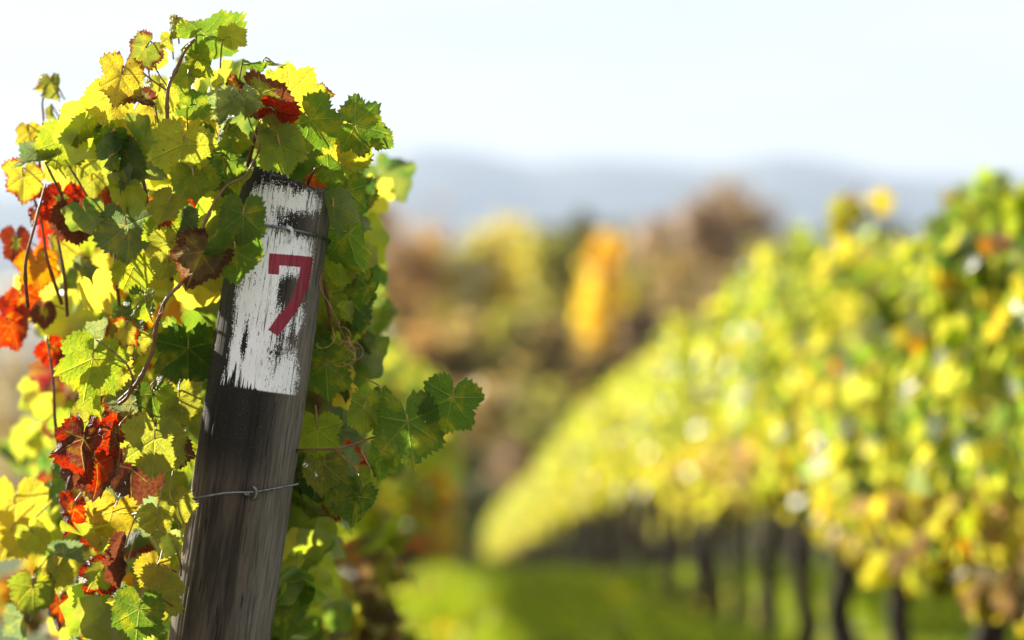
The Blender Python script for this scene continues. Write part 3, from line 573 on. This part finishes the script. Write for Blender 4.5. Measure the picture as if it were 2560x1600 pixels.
while count < 800:
    px, py = random.uniform(-60, 930), random.uniform(100, 1690)
    if not inside(px, py): continue
    depth = 3.16 + random.random() ** 1.6 * .85
    if px < 220: depth += .28
    if px > 600: depth += .12
    ref = P(px, py, 3.3); pos = Vector((ref.x, ref.y + depth - 3.3, ref.z))
    loc_in_post = post_M.inverted() @ pos
    if math.hypot(loc_in_post.x, loc_in_post.y) < .085 or (abs(loc_in_post.x) < .06 and loc_in_post.y < 0): continue
    s = random.uniform(.036, .058)
    if sun_to_post(pos) and random.random() < .93: continue
    if shades_hero(pos) and random.random() < .8: continue
    if n_ind < 296 - len(hero) and depth < 3.75:
        leaf_obj(vine, random.choice(HI[:8] + HI[:2]), rand_leaf_M(pos, s), fill_colour(px, py)); n_ind += 1
        stalks.add(tube([pos, pos + (P(450 if px < 700 else 760, 900, depth + .3) - pos).normalized() * .04], .001, 5, cap=False))
    else:
        pos_s.append(pos); nrm_s.append((random.gauss(0, .6), -1 + random.gauss(0, .6), random.gauss(.1, .5))); sz_s.append(s); col_s.append(fill_colour(px, py)[:3])
    count += 1
me = foliage_shaped('foliage', np.array([tuple(p) for p in pos_s]), np.array(nrm_s), np.array(sz_s) * 1.05, np.array(col_s), M_LEAFS)
tag(obj('foliage', me, vine, Matrix.Translation(-vine.location)), kind='stuff')
tag(obj('leaf_stalk', stalks.mesh('leaf_stalk', M_STALK), vine, Matrix.Translation(-vine.location)), kind='stuff')
# canes, traced where they show
def cane(pts, r0, r1, mat=M_CANE, nodes=True):
    pp = smooth_path([P(*p) for p in pts], 7); rr = lerp_rad(len(pp), r0 * .8, r1 * .8)
    if nodes: rr = [r_ * (1.35 if i % 11 == 5 else 1) for i, r_ in enumerate(rr)]
    b = Bag(); b.add(tube(pp, rr, 8, .05)); return obj('cane', b.mesh('cane', mat), vine, Matrix.Translation(-vine.location))
for c_ in [
    ([(486, 100, 3.08), (462, 128, 3.09), (445, 165, 3.1), (422, 215, 3.09), (418, 278, 3.09), (424, 330, 3.1), (432, 365, 3.13), (440, 470, 3.3), (430, 700, 3.5)], .0022, .0042),
    ([(656, 298, 3.05), (640, 333, 3.07), (628, 380, 3.12), (610, 470, 3.25), (600, 700, 3.4)], .0030, .0040),
    ([(618, 285, 3.03), (632, 325, 3.0), (650, 365, 3.0), (632, 408, 3.03), (612, 440, 3.03), (569, 463, 3.02), (540, 500, 3.01), (514, 551, 3.01), (495, 611, 3.02), (470, 690, 3.02), (450, 712, 3.0), (418, 745, 3.0), (404, 775, 3.01), (390, 819, 3.03), (381, 878, 3.05), (345, 955, 3.06), (298, 1003, 3.1)], .0013, .0036),
    ([(807, 678, 3.11), (800, 717, 3.07), (823, 760, 3.05), (843, 803, 3.05), (860, 843, 3.06), (880, 872, 3.07)], .0016, .0008),
    ([(720, 1128, 3.2), (760, 1124, 3.12), (836, 1122, 3.08), (890, 1108, 3.07), (936, 1093, 3.07), (985, 1088, 3.06)], .0022, .0013),
    ([(838, 1124, 3.08), (866, 1150, 3.08), (896, 1182, 3.09)], .0014, .0010),
    ([(113, 405, 3.25), (130, 440, 3.25), (153, 486, 3.26), (175, 560, 3.3)], .0022, .0026),
    ([(162, 400, 3.2), (199, 458, 3.2), (241, 537, 3.22), (280, 640, 3.3)], .0014, .0022),
    ([(345, 405, 3.17), (356, 440, 3.16), (370, 509, 3.17), (390, 600, 3.2)], .0026, .0030),
    ([(356, 180, 3.1), (380, 200, 3.1), (414, 224, 3.1)], .0012, .0014), ([(380, 155, 3.12), (400, 190, 3.11), (418, 215, 3.1)], .0009, .0012),
    ([(116, 215, 3.37), (106, 255, 3.36), (108, 300, 3.35), (97, 356, 3.33), (100, 420, 3.35)], .0016, .0024),
    ([(333, 944, 3.02), (312, 905, 3.01), (268, 867, 3.01), (240, 850, 3.02)], .0016, .0012), ([(333, 945, 3.03), (320, 990, 3.05), (298, 1010, 3.08)], .0020, .0030),
    ([(420, 1330, 3.05), (450, 1400, 3.06), (452, 1440, 3.08)], .0014, .0016), ([(405, 1410, 3.02), (440, 1430, 3.06)], .0013, .0013), ([(400, 1495, 3.03), (432, 1515, 3.06)], .0013, .0013),
    ([(258, 1055, 3.1), (285, 1090, 3.1), (300, 1130, 3.1), (292, 1190, 3.1)], .0010, .0015), ([(790, 420, 3.1), (775, 445, 3.12), (765, 480, 3.2)], .0022, .0026), ([(745, 1130, 3.15), (700, 1135, 3.25)], .0022, .0022)]:
    cane(*c_)
rs_ = random.Random(31)
for i in range(11):
    x0 = rs_.uniform(60, 860); y0 = rs_.uniform(700, 1300); dd = rs_.uniform(3.12, 3.3); lean_ = rs_.uniform(-120, 120); ln = rs_.uniform(280, 480)
    if 380 < x0 < 760 and y0 > 400: x0 = rs_.choice([rs_.uniform(90, 370), rs_.uniform(800, 860)])
    y0 = min(y0, 1250); y1 = max(y0 - ln, 330); cane([(x0, y0, dd + .05), (x0 + lean_ * .3 + rs_.uniform(-25, 25), y0 * .66 + y1 * .34, dd), (x0 + lean_ * .7 + rs_.uniform(-25, 25), y0 * .33 + y1 * .67, dd), (min(x0 + lean_, 880), y1, dd + .03)], .0034, .0016)
# tendrils
def tendril(px, py, D, scale, seed, turns=1.6):
    rg_ = random.Random(seed); a0 = rg_.uniform(0, 6.28); pts = []
    for i in range(26):
        t_ = i / 25; r_ = scale * (.3 + 1.1 * t_) ; a = a0 + turns * 6.28 * t_ ** 1.3
        pts.append(P(px + 40 * t_ * math.cos(a0) + r_ * math.cos(a), py + 50 * t_ + r_ * .8 * math.sin(a), D + .01 * math.sin(a * .7)))
    b = Bag(); b.add(tube(pts, lerp_rad(26, .0006, .0003), 6)); obj('tendril', b.mesh('tendril', M_STALK), vine, Matrix.Translation(-vine.location))
for q in [(845, 800, 3.05, 12, 1, 1.4), (862, 842, 3.06, 20, 2, 1.8), (858, 845, 3.05, 26, 3, 1.2), (838, 820, 3.05, 15, 5, 1.0), (872, 862, 3.06, 14, 8, 1.5), (345, 960, 3.04, 14, 4, 1.3), (400, 760, 3.0, 9, 6, 1.8)]: tendril(*q)
leaf_obj(vine, HI[11], hero_matrix(884, 782, 58, 180, 40, 0, 3.05, False, .5), colour('LG', .1)); leaf_obj(vine, HI[5], hero_matrix(845, 846, 34, 150, 30, 10, 3.05), colour('LG', .1))
def trunk_mesh(seed, h=.78, r=.042, arm=.6):
    rg_ = random.Random(seed); random.seed(seed); x = y = 0; pts = []
    for i in range(9):
        pts.append((x, y, h * i / 8 - .03)); x += rg_.uniform(-.028, .028); y += rg_.uniform(-.035, .035)
    pp = smooth_path(pts, 3); b = Bag(); b.add(tube(pp, [r * (1.25 - .45 * i / len(pp)) for i in range(len(pp))], 9, .13))
    for s in (-1, 1):
        q = [pts[-1]] + [(x * .5 + rg_.uniform(-.02, .02), y + s * arm * k / 5, h + .03 + .02 * rg_.uniform(-1, 1)) for k in range(1, 6)]
        b.add(tube(smooth_path(q, 3), lerp_rad(16, r * .7, r * .35), 7, .12))
    return b.mesh('trunk', M_BARK)
TR = [trunk_mesh(s, r=rr) for s, rr in ((1, .048), (2, .042), (3, .056), (4, .046))]
random.seed(11)
obj('trunk', TR[0], vine)

# ------------------------------------------------------------------ other vines
def canopy_cloud(n, half, z0, z1, length_, thin=0.0, seed=0):
    rg_ = np.random.default_rng(seed)
    y = rg_.uniform(-length_ / 2, length_ / 2, n); a = rg_.uniform(0, 2 * math.pi, n); k = rg_.uniform(.35, 1, n) ** .6
    hw = half * (1 + .22 * np.sin(y * 6 + seed) + .12 * np.sin(y * 13 + seed * 2)); hh = (z1 - z0) / 2 * (1 + .08 * np.sin(y * 7 + seed * 3))
    x = hw * k * np.sign(np.cos(a)) * np.abs(np.cos(a)) ** .7; z = (z0 + z1) / 2 + hh * k * np.sign(np.sin(a)) * np.abs(np.sin(a)) ** .8
    nr = np.stack([np.cos(a) * .9, rg_.normal(0, .5, n), np.sin(a) * .4 + .15], -1) + rg_.normal(0, .55, (n, 3))
    # upright shoots above the top wire
    ns = 7
    for j in range(ns):
        m_ = int(n * .012); sx, sy = rg_.uniform(-.15, .15), rg_.uniform(-length_ / 2, length_ / 2); hgt = rg_.uniform(.1, .30)
        i0 = j * m_; t_ = rg_.uniform(0, 1, m_); x[i0:i0 + m_] = sx + rg_.normal(0, .035, m_); y[i0:i0 + m_] = sy + rg_.normal(0, .035, m_); z[i0:i0 + m_] = z1 - .05 + t_ * hgt
        i1 = (ns + j) * m_; drop = rg_.uniform(.02, .15); sx = rg_.uniform(-half, half); sy = rg_.uniform(-length_ / 2, length_ / 2)
        x[i1:i1 + m_] = sx + rg_.normal(0, .04, m_); y[i1:i1 + m_] = sy + rg_.normal(0, .05, m_); z[i1:i1 + m_] = z0 + .05 - t_ * drop
    return np.stack([x, y, z], -1), nr
def canopy_mesh(seed, n, wts_top, wts_low, half=.30, fn=None, z0=.86, z1=1.78, length_=1.36):
    p_, nr = canopy_cloud(n, half, z0, z1, length_, seed=seed); s_ = np.random.default_rng(seed + 50).uniform(.045, .075, n)
    ct, cl = pick_cols(n, wts_top), pick_cols(n, wts_low); m_ = (p_[:, 2] < z0 + .28)[:, None] & (np.random.default_rng(seed).uniform(0, 1, (n, 1)) < .8)
    return (fn or foliage)('foliage', p_, nr, s_, np.where(m_, cl, ct), M_LEAFS), p_, nr
TOPW = {'Y': 2.2, 'YG': 5, 'LG': 3.5, 'G': 2.5, 'DG': 1.2, 'PG': .6, 'OR': .1}; LOWW = {'Y': 4, 'YG': 5, 'OR': .15, 'BR': .8, 'LG': 1.5}
GRNW = {'YG': 3, 'LG': 5, 'G': 5, 'Y': .8, 'OR': .3, 'DG': 1}; BRW = {'BR': 5, 'OR': .4, 'Y': 3, 'YG': 3, 'M': .3}
REDW = {'OR': 2.5, 'R': 1.2, 'BR': 2, 'G': 3, 'LG': 2, 'Y': 1, 'M': .8}
right_near = [canopy_mesh(100 + i, 1250, TOPW if i > 0 else GRNW, [BRW, BRW, LOWW][i], z0=[.80, .80, .85][i]) for i in range(3)]
left_far = [canopy_mesh(130 + i, 1150, {'G': 3, 'LG': 5, 'YG': 3, 'Y': 1}, REDW, half=.40, z0=.80, z1=1.50) for i in range(3)]
right_far = [canopy_mesh(110 + i, 1000, {'Y': 2, 'YG': 5, 'LG': 4.5, 'G': 1.5}, {'Y': 2.5, 'YG': 5, 'LG': 2, 'BR': .5}) for i in range(3)]
left_mid = [canopy_mesh(120 + i, 700, {'G': 4, 'LG': 5, 'YG': 3, 'DG': 1, 'Y': 1}, REDW, half=.28, z0=.74, z1=1.50, fn=foliage_shaped) for i in range(3)]
def copy_vine(root, loc, foliage_me, trunk_me, flip):
    r_ = bpy.data.objects.new('grapevine', None); r_.empty_display_size = .1; r_.location = loc; COL.objects.link(r_)
    if flip: r_.rotation_euler.z = math.pi
    f_ = obj('foliage', foliage_me, r_); f_['kind'] = 'stuff'; obj('trunk', trunk_me, r_); return r_
ORD = ['nearest', 'second', 'third', 'fourth', 'fifth', 'sixth', 'seventh', 'eighth', 'ninth', 'tenth']
def row(xc, ys_, near_n, near_meshes, far_meshes, side, group, individual=0, ind_w=None):
    for i, y in enumerate(ys_):
        near = i < near_n; ms = near_meshes if near else far_meshes
        me_, p_, nr = ms[0] if (near and i < 2 and side == 'right') else ms[(i * 7 + 1) % len(ms)]
        bend = -.50 * float(np.interp(y, [25, 60], [0, 1])) ** 1.3 if side == 'right' else 0
        loc = (xc + bend + random.uniform(-.03, .03), y, gz(xc, y)); flip = i % 2 == 1 and not (near and i < 2)
        r_ = copy_vine(None, loc, me_, TR[(i * 5 + 2) % 4], flip); r_.scale = (random.uniform(.9, 1.12), 1, random.uniform(.93, 1.06) * (1.03 if side == 'right' and i < 3 else 1))
        if i < 8:
            what = ORD[i] + ' grapevine of the %s row, ' % side
            tail = {('right', 0): 'filling the right frame edge', ('right', 1): 'over browned low leaves at the right', ('right', 2): 'over the dark gnarled trunk at lower right'}.get((side, i), 'counted from the camera, out of focus')
            tag(r_, what + tail, 'grapevine', group)
        else: tag(r_, 'far blurred grapevine of the %s row where it runs down to the hollow' % side, 'grapevine', group)
        if i < individual:        # outermost leaves as leaves of their own
            rgx = random.Random(i + 5); order = sorted(range(len(p_)), key=lambda q: -abs(p_[q][0]) - .4 * abs(p_[q][2] - 1.25) + rgx.random() * .15)
            for q in order[:150 if i < 2 else 90]:
                pos = Vector(p_[q]) + Vector((math.copysign(.02, p_[q][0]), 0, 0)); out = Vector(nr[q]).normalized()
                M = rand_leaf_M(pos, rgx.uniform(.045, .072), out, .45); k_ = rgx.choices(list(ind_w), list(ind_w.values()))[0]
                if pos.z < 1.05: k_ = rgx.choice(['Y', 'YG', 'BR', 'YG', 'YG', 'LG', 'Y'] if i else ['BR', 'BR', 'Y', 'BR', 'YG'])
                o = bpy.data.objects.new('leaf', LO[q % 4]); COL.objects.link(o); o.parent = r_; o.matrix_basis = M; o.color = colour(k_, 0)
right_ys = [4.6 + 1.28 * i for i in range(46)]
row(RX, right_ys, 9, right_near, right_far, 'right', 'grapevines of the right row', 5, TOPW)
left_ys = [4.92 + 1.28 * i for i in range(58)]
row(LX - .06, left_ys, 3, left_mid, left_far, 'left', 'grapevines of the left row', 3, {'G': 4, 'LG': 4, 'YG': 3, 'Y': 1, 'OR': .6})
for i in range(30):      # next row beyond, glimpsed under and over the right one
    y = 8 + 1.28 * i; r_ = copy_vine(None, (3.65, y, gz(0, y)), right_far[i % 3][0], TR[i % 4], i % 2 == 1)
    tag(r_, 'blurred grapevine of the row beyond, seen between the right row trunks', 'grapevine', 'grapevines of the row beyond')
# loose shoots standing out of the right row
for (px, py, D, n_, hgt, host) in [(2130, 560, 8.0, 7, .24, 'tall pale shoot with a few yellow leaves above the right row'), (1785, 745, 13.0, 4, .12, 'short leafy shoot poking from the middle of the right row'), (1690, 830, 17.5, 3, .2, 'small yellow shoot tip on the far part of the right row')]:
    base = P(px, py + 90, D); rt = empty('vine_shoot', base); tag(rt, host, 'vine shoot')
    pts = [base + Vector((.03 * math.sin(k * 1.3), 0, hgt * 1.15 * k / 6)) for k in range(7)]; b = Bag(); b.add(tube(smooth_path(pts, 3), .003, 6))
    obj('cane', b.mesh('cane', M_CANE), rt, Matrix.Translation(-base))
    for k in range(n_):
        pos = base + Vector((random.uniform(-.13, .13), random.uniform(-.04, .04), hgt * random.uniform(.4, 1.15)))
        leaf_obj(rt, LO[k % 4], rand_leaf_M(pos, .055), colour('Y' if k % 2 else 'YG', 0))
# trellis wires along the rows
for xc, nm in ((LX, 'left'), (RX, 'right')):
    for hh, wd in ((.82, 'lowest'), (1.25, 'middle'), (1.62, 'top')):
        yy = [3.4 if nm == 'left' else 4.0] + list(range(6, 80, 6)); b = Bag(); b.add(tube([(xc, y, gz(0, y) + hh) for y in yy], .0016, 5))
        o = obj('trellis_wire', b.mesh('trellis_wire', M_WIRE)); tag(o, wd + ' trellis wire running inside the %s row' % nm, 'wire', 'trellis wires')

# ------------------------------------------------------------------ grass
n = 170000; gy = 9 + 62 * RNG.uniform(0, 1, n) ** 2.0; gx = RNG.uniform(-1.6, 6.5, n) * (1 + gy / 60)
gzv = np.interp(gy, TY, TZ); pat = np.sin(gx * 2.1 + np.sin(gy * .9) * 2) + np.sin(gy * 1.7 + gx * .8); hgt = RNG.uniform(.05, .15, n) * np.clip(1 + .35 * pat, .3, 1.8) * (1 + .4 * np.sin(gx * 4) * np.sin(gy * 2)); wd = RNG.uniform(.004, .008, n) * (1 + gy / 14); aa = RNG.uniform(0, 6.28, n)
lean = RNG.normal(0, .04, (n, 2)); pA = np.stack([gx - wd * np.cos(aa), gy - wd * np.sin(aa), gzv - .01], -1); pB = np.stack([gx + wd * np.cos(aa), gy + wd * np.sin(aa), gzv - .01], -1)
pC = np.stack([gx + lean[:, 0], gy + lean[:, 1], gzv + hgt], -1)
me = mesh_np('grass', np.stack([pA, pB, pC], 1).reshape(-1, 3), np.arange(3 * n).reshape(-1, 3), M_LEAFS)
cc = np.clip(np.array([(.14, .225, .012)]) * RNG.uniform(.7, 1.35, (n, 1)) + RNG.uniform(0, .06, (n, 1)) * np.array([[1, .6, 0]]), 0, 1)
ca = me.color_attributes.new('Col', 'FLOAT_COLOR', 'POINT'); ca.data.foreach_set('color', np.repeat(np.concatenate([cc, np.ones((n, 1))], 1), 3, 0).astype(np.float32).ravel())
tag(obj('grass', me), kind='stuff', label='short bright green grass of the alley between the rows')

nf = 2600; fy = 9 + 50 * RNG.uniform(0, 1, nf) ** 1.6; fx = np.where(RNG.uniform(0, 1, nf) < .5, LX, RX) + RNG.normal(0, .42, nf)
me = foliage('fallen_leaves', np.stack([fx, fy, np.interp(fy, TY, TZ) + RNG.uniform(.03, .09, nf)], -1), np.stack([RNG.normal(0, .4, nf), RNG.normal(0, .4, nf), np.ones(nf)], -1), RNG.uniform(.04, .065, nf), pick_cols(nf, {'Y': 3, 'BR': 3, 'OR': 1, 'YG': 1}), M_LEAFS)
tag(obj('fallen_leaves', me), kind='stuff', label='yellow and brown fallen leaves lying in the grass under both rows')

# ------------------------------------------------------------------ trees in the hollow
TC = {'brown': [(.33, .18, .075), (.24, .14, .07), (.38, .21, .075)], 'tan': [(.36, .23, .10), (.28, .19, .085), (.24, .18, .07)], 'yellow': [(.60, .46, .05), (.45, .38, .06), (.30, .28, .05)],
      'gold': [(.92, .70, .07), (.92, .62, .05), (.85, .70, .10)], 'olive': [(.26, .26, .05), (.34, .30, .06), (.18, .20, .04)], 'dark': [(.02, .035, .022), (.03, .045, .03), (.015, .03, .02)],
      'mauve': [(.24, .15, .11), (.30, .18, .12), (.19, .12, .10)]}
def tree(name, px, top, wpx, D, kind, label, n=1500, shape='round', base_frac=.12, leaf=.22, cat='tree'):
    c0 = P(px, HOR, D); y = c0.y; x = c0.x; z0 = gz(x, y); ztop = P(px, top - (0 if kind == 'gold' else 18), D).z; H_ = ztop - z0; W_ = wpx * (1.0 if kind == 'gold' else 1.38 if cat == 'tree' else 1.1) / F * D / 2
    rt = empty(name, (x, y, z0)); tag(rt, label, cat); seed = int(px * 7 + D); rg_ = np.random.default_rng(abs(seed)); rr = random.Random(seed)
    b = Bag(); tp = [(.1 * H_ * .1 * rr.uniform(-1, 1) * (k > 0), .1 * rr.uniform(-1, 1), H_ * .93 * k / 6 - .2 * (k == 0)) for k in range(7)]
    b.add(tube(smooth_path(tp, 2), lerp_rad(13, max(.06, H_ * .018), .02), 8, .05)); obj('trunk', b.mesh('trunk', M_TREEBARK), rt)
    b = Bag(); nl = 16 if kind in ('mauve', 'brown') else 9; ends = []
    for k in range(nl):
        f = .22 + .7 * (k + .5) / nl; a = k * 2.4 + rr.random(); st = Vector(tp[0]).lerp(Vector(tp[-1]), f); prof = math.sin(math.pi * min(1, max(0, (f - base_frac) / (1 - base_frac))) ** .75) * .9 + .1
        ln = W_ * prof * rr.uniform(.7, 1.0); e = st + Vector((math.cos(a) * ln, math.sin(a) * ln, ln * rr.uniform(.4, .9) if shape != 'conifer' else -ln * .15)); mid = st.lerp(e, .5) + Vector((0, 0, -.06 * ln))
        b.add(tube(smooth_path([st, mid, e], 3), lerp_rad(7, H_ * .008, .012), 5)); ends.append(e)
    obj('limb', b.mesh('limb', M_TREEBARK), rt)
    nc = 34; f = rg_.uniform(0, 1, nc)
    if shape == 'conifer': pr = 1 - f * .95
    elif shape == 'column': pr = np.sin(np.pi * np.clip(.08 + f * .9, 0, 1)) ** .6
    else: pr = np.sin(np.pi * np.clip(.12 + f * .84, 0, 1)) ** .75
    a = rg_.uniform(0, 6.28, nc); k = rg_.uniform(.2, .92, nc) ** .7
    cc_ = np.stack([np.cos(a) * W_ * pr * k, np.sin(a) * W_ * pr * k, H_ * (base_frac + (1 - base_frac) * f * .95)], -1)
    i = rg_.integers(0, nc, n); sig = np.array([W_ * .22, W_ * .22, H_ * .045]) if shape != 'column' else np.array([W_ * .3, W_ * .3, H_ * .07])
    pos = cc_[i] + rg_.normal(0, 1, (n, 3)) * sig; pos[:, 2] = np.clip(pos[:, 2], .15, H_ * 1.0)
    clump = rg_.integers(0, 3, nc)[i]; mixr = rg_.integers(0, 3, n); ci = np.where(rg_.uniform(0, 1, n) < .7, clump, mixr)
    cols = np.array(TC[kind])[ci] * rg_.uniform(.75, 1.25, (n, 1)); nr = rg_.normal(0, 1, (n, 3)) + np.array([0, 0, .3])
    me_ = foliage('crown', pos, nr, rg_.uniform(.7, 1.3, n) * leaf * H_ / 14, np.clip(cols, 0, 1), M_LEAFS)
    tag(obj('crown', me_, rt), kind='stuff'); return rt
T = [
 ('broadleaf_tree', 890, 500, 230, 140, 'brown', 'rusty brown tree just right of the near vine, leftmost in the hollow', 2600, 'round', .08, .34),
 ('broadleaf_tree', 1010, 560, 170, 150, 'brown', 'brown tree with rounded top second from the left in the hollow', 2200, 'round', .08, .32),
 ('bare_tree', 1085, 515, 90, 165, 'mauve', 'thin bare tree spiking above the brown trees left of the yellow one', 500, 'column', .25, .22),
 ('broadleaf_tree', 1095, 590, 150, 155, 'brown', 'low brown tree left of the yellow bushy tree', 1800, 'round', .08, .32),
 ('broadleaf_tree', 1205, 585, 170, 132, 'yellow', 'bright yellow bushy tree left of centre', 2200, 'round', .1, .32),
 ('broadleaf_tree', 1285, 550, 150, 150, 'yellow', 'tall pale yellow tree with a pointed top in mid hollow', 1900, 'round', .1, .30),
 ('broadleaf_tree', 1385, 610, 190, 145, 'olive', 'olive green broad tree left of the golden tree', 2200, 'round', .08, .32),
 ('broadleaf_tree', 1512, 585, 130, 118, 'gold', 'golden orange narrow tree glowing in the centre', 2600, 'round', .12, .34),
 ('broadleaf_tree', 1590, 680, 90, 125, 'olive', 'small olive tree clinging to the right of the golden tree', 1000, 'round', .08, .3),
 ('conifer', 1462, 545, 85, 230, 'dark', 'dark conifer behind the golden tree, the larger of two', 1800, 'round', .1, .4),
 ('conifer', 1552, 570, 60, 235, 'dark', 'dark conifer tip just right of the golden tree, the smaller of two', 1200, 'conifer', .1, .4),
 ('bare_tree', 1640, 560, 190, 160, 'mauve', 'brown bare tree right of the golden tree', 1800, 'round', .08, .30),
 ('bare_tree', 1755, 500, 150, 150, 'mauve', 'left one of the tall purplish bare trees against the mountains', 1900, 'round', .1, .26),
 ('bare_tree', 1825, 470, 170, 152, 'mauve', 'tallest purplish bare tree against the mountains', 2100, 'round', .1, .26),
 ('bare_tree', 1900, 525, 190, 148, 'mauve', 'purplish bare tree sloping down to the dark wood on the right', 1900, 'round', .1, .28),
 ('broadleaf_tree', 1700, 650, 190, 130, 'tan', 'tan brown tree in front of the purplish bare trees', 2000, 'round', .05, .32),
 ('broadleaf_tree', 1905, 620, 130, 128, 'yellow', 'dull yellow tree in front of the purplish bare trees', 1300, 'round', .1, .28),
 ('broadleaf_tree', 1850, 690, 200, 125, 'tan', 'brown tree low behind the right row', 2000, 'round', .05, .32),
 ('broadleaf_tree', 2030, 640, 190, 135, 'olive', 'olive tree behind the right row beside the dark wood', 1800, 'round', .05, .32),
 ('conifer', 1385, 585, 120, 232, 'dark', 'dark conifer top showing behind the olive and yellow trees', 1600, 'round', .1, .4),
 ('conifer', 1625, 600, 120, 236, 'dark', 'dark conifer top behind the brown bare tree right of the golden tree', 1600, 'round', .1, .4),
 ('conifer', 2090, 575, 170, 240, 'dark', 'dark conifer left of the pale shoot on the right', 2400, 'round', .05, .42),
 ('conifer', 2200, 560, 190, 245, 'dark', 'dark conifer behind the pale shoot on the right', 2400, 'round', .05, .42),
 ('conifer', 2000, 600, 110, 238, 'dark', 'small dark conifer at the foot of the purplish trees', 1400, 'round', .05, .42),
 ('broadleaf_tree', 2330, 600, 260, 150, 'brown', 'brown tree hidden behind the right row near the frame edge', 1600, 'round', .05, .36),
 ('broadleaf_tree', 720, 560, 230, 145, 'brown', 'brown tree behind the post and vine leaves', 1600, 'round', .05, .36),
 ('broadleaf_tree', 520, 640, 230, 140, 'tan', 'tan tree behind the middle of the near vine', 1400, 'round', .05, .36),
 ('broadleaf_tree', 300, 660, 250, 145, 'brown', 'brown tree behind the red leaves of the near vine', 1400, 'round', .05, .36),
 ('broadleaf_tree', 60, 700, 260, 140, 'tan', 'tan tree glimpsed between leaves at the left frame edge', 1400, 'round', .05, .36),
]
for (nm, px, tp, wp, D, kd, lb, n_, sh_, bf, lf) in T: tree(nm, px, tp, wp, D, kd, lb, n_, sh_, bf, lf)
S = [(930, 800, 200, 122, 'tan', 'tan shrub at the foot of the leftmost brown tree'), (1060, 830, 190, 118, 'brown', 'brown shrub right of the hanging green leaves'), (1170, 800, 180, 116, 'tan', 'tan shrub below the yellow bushy tree'),
     (1290, 790, 200, 114, 'olive', 'olive shrub below the pale yellow tree'), (1400, 830, 180, 112, 'tan', 'tan shrub left of the golden tree foot'), (1480, 870, 190, 110, 'tan', 'tan shrub in front of the golden tree'), (1600, 800, 190, 116, 'mauve', 'dark brown shrub right of the golden tree'),
     (1230, 960, 220, 108, 'tan', 'low tan shrub above the dark green bush'), (1350, 970, 220, 106, 'olive', 'low olive shrub behind the top of the right row'), (1100, 980, 200, 107, 'brown', 'low brown shrub behind the right-hand leaf'),
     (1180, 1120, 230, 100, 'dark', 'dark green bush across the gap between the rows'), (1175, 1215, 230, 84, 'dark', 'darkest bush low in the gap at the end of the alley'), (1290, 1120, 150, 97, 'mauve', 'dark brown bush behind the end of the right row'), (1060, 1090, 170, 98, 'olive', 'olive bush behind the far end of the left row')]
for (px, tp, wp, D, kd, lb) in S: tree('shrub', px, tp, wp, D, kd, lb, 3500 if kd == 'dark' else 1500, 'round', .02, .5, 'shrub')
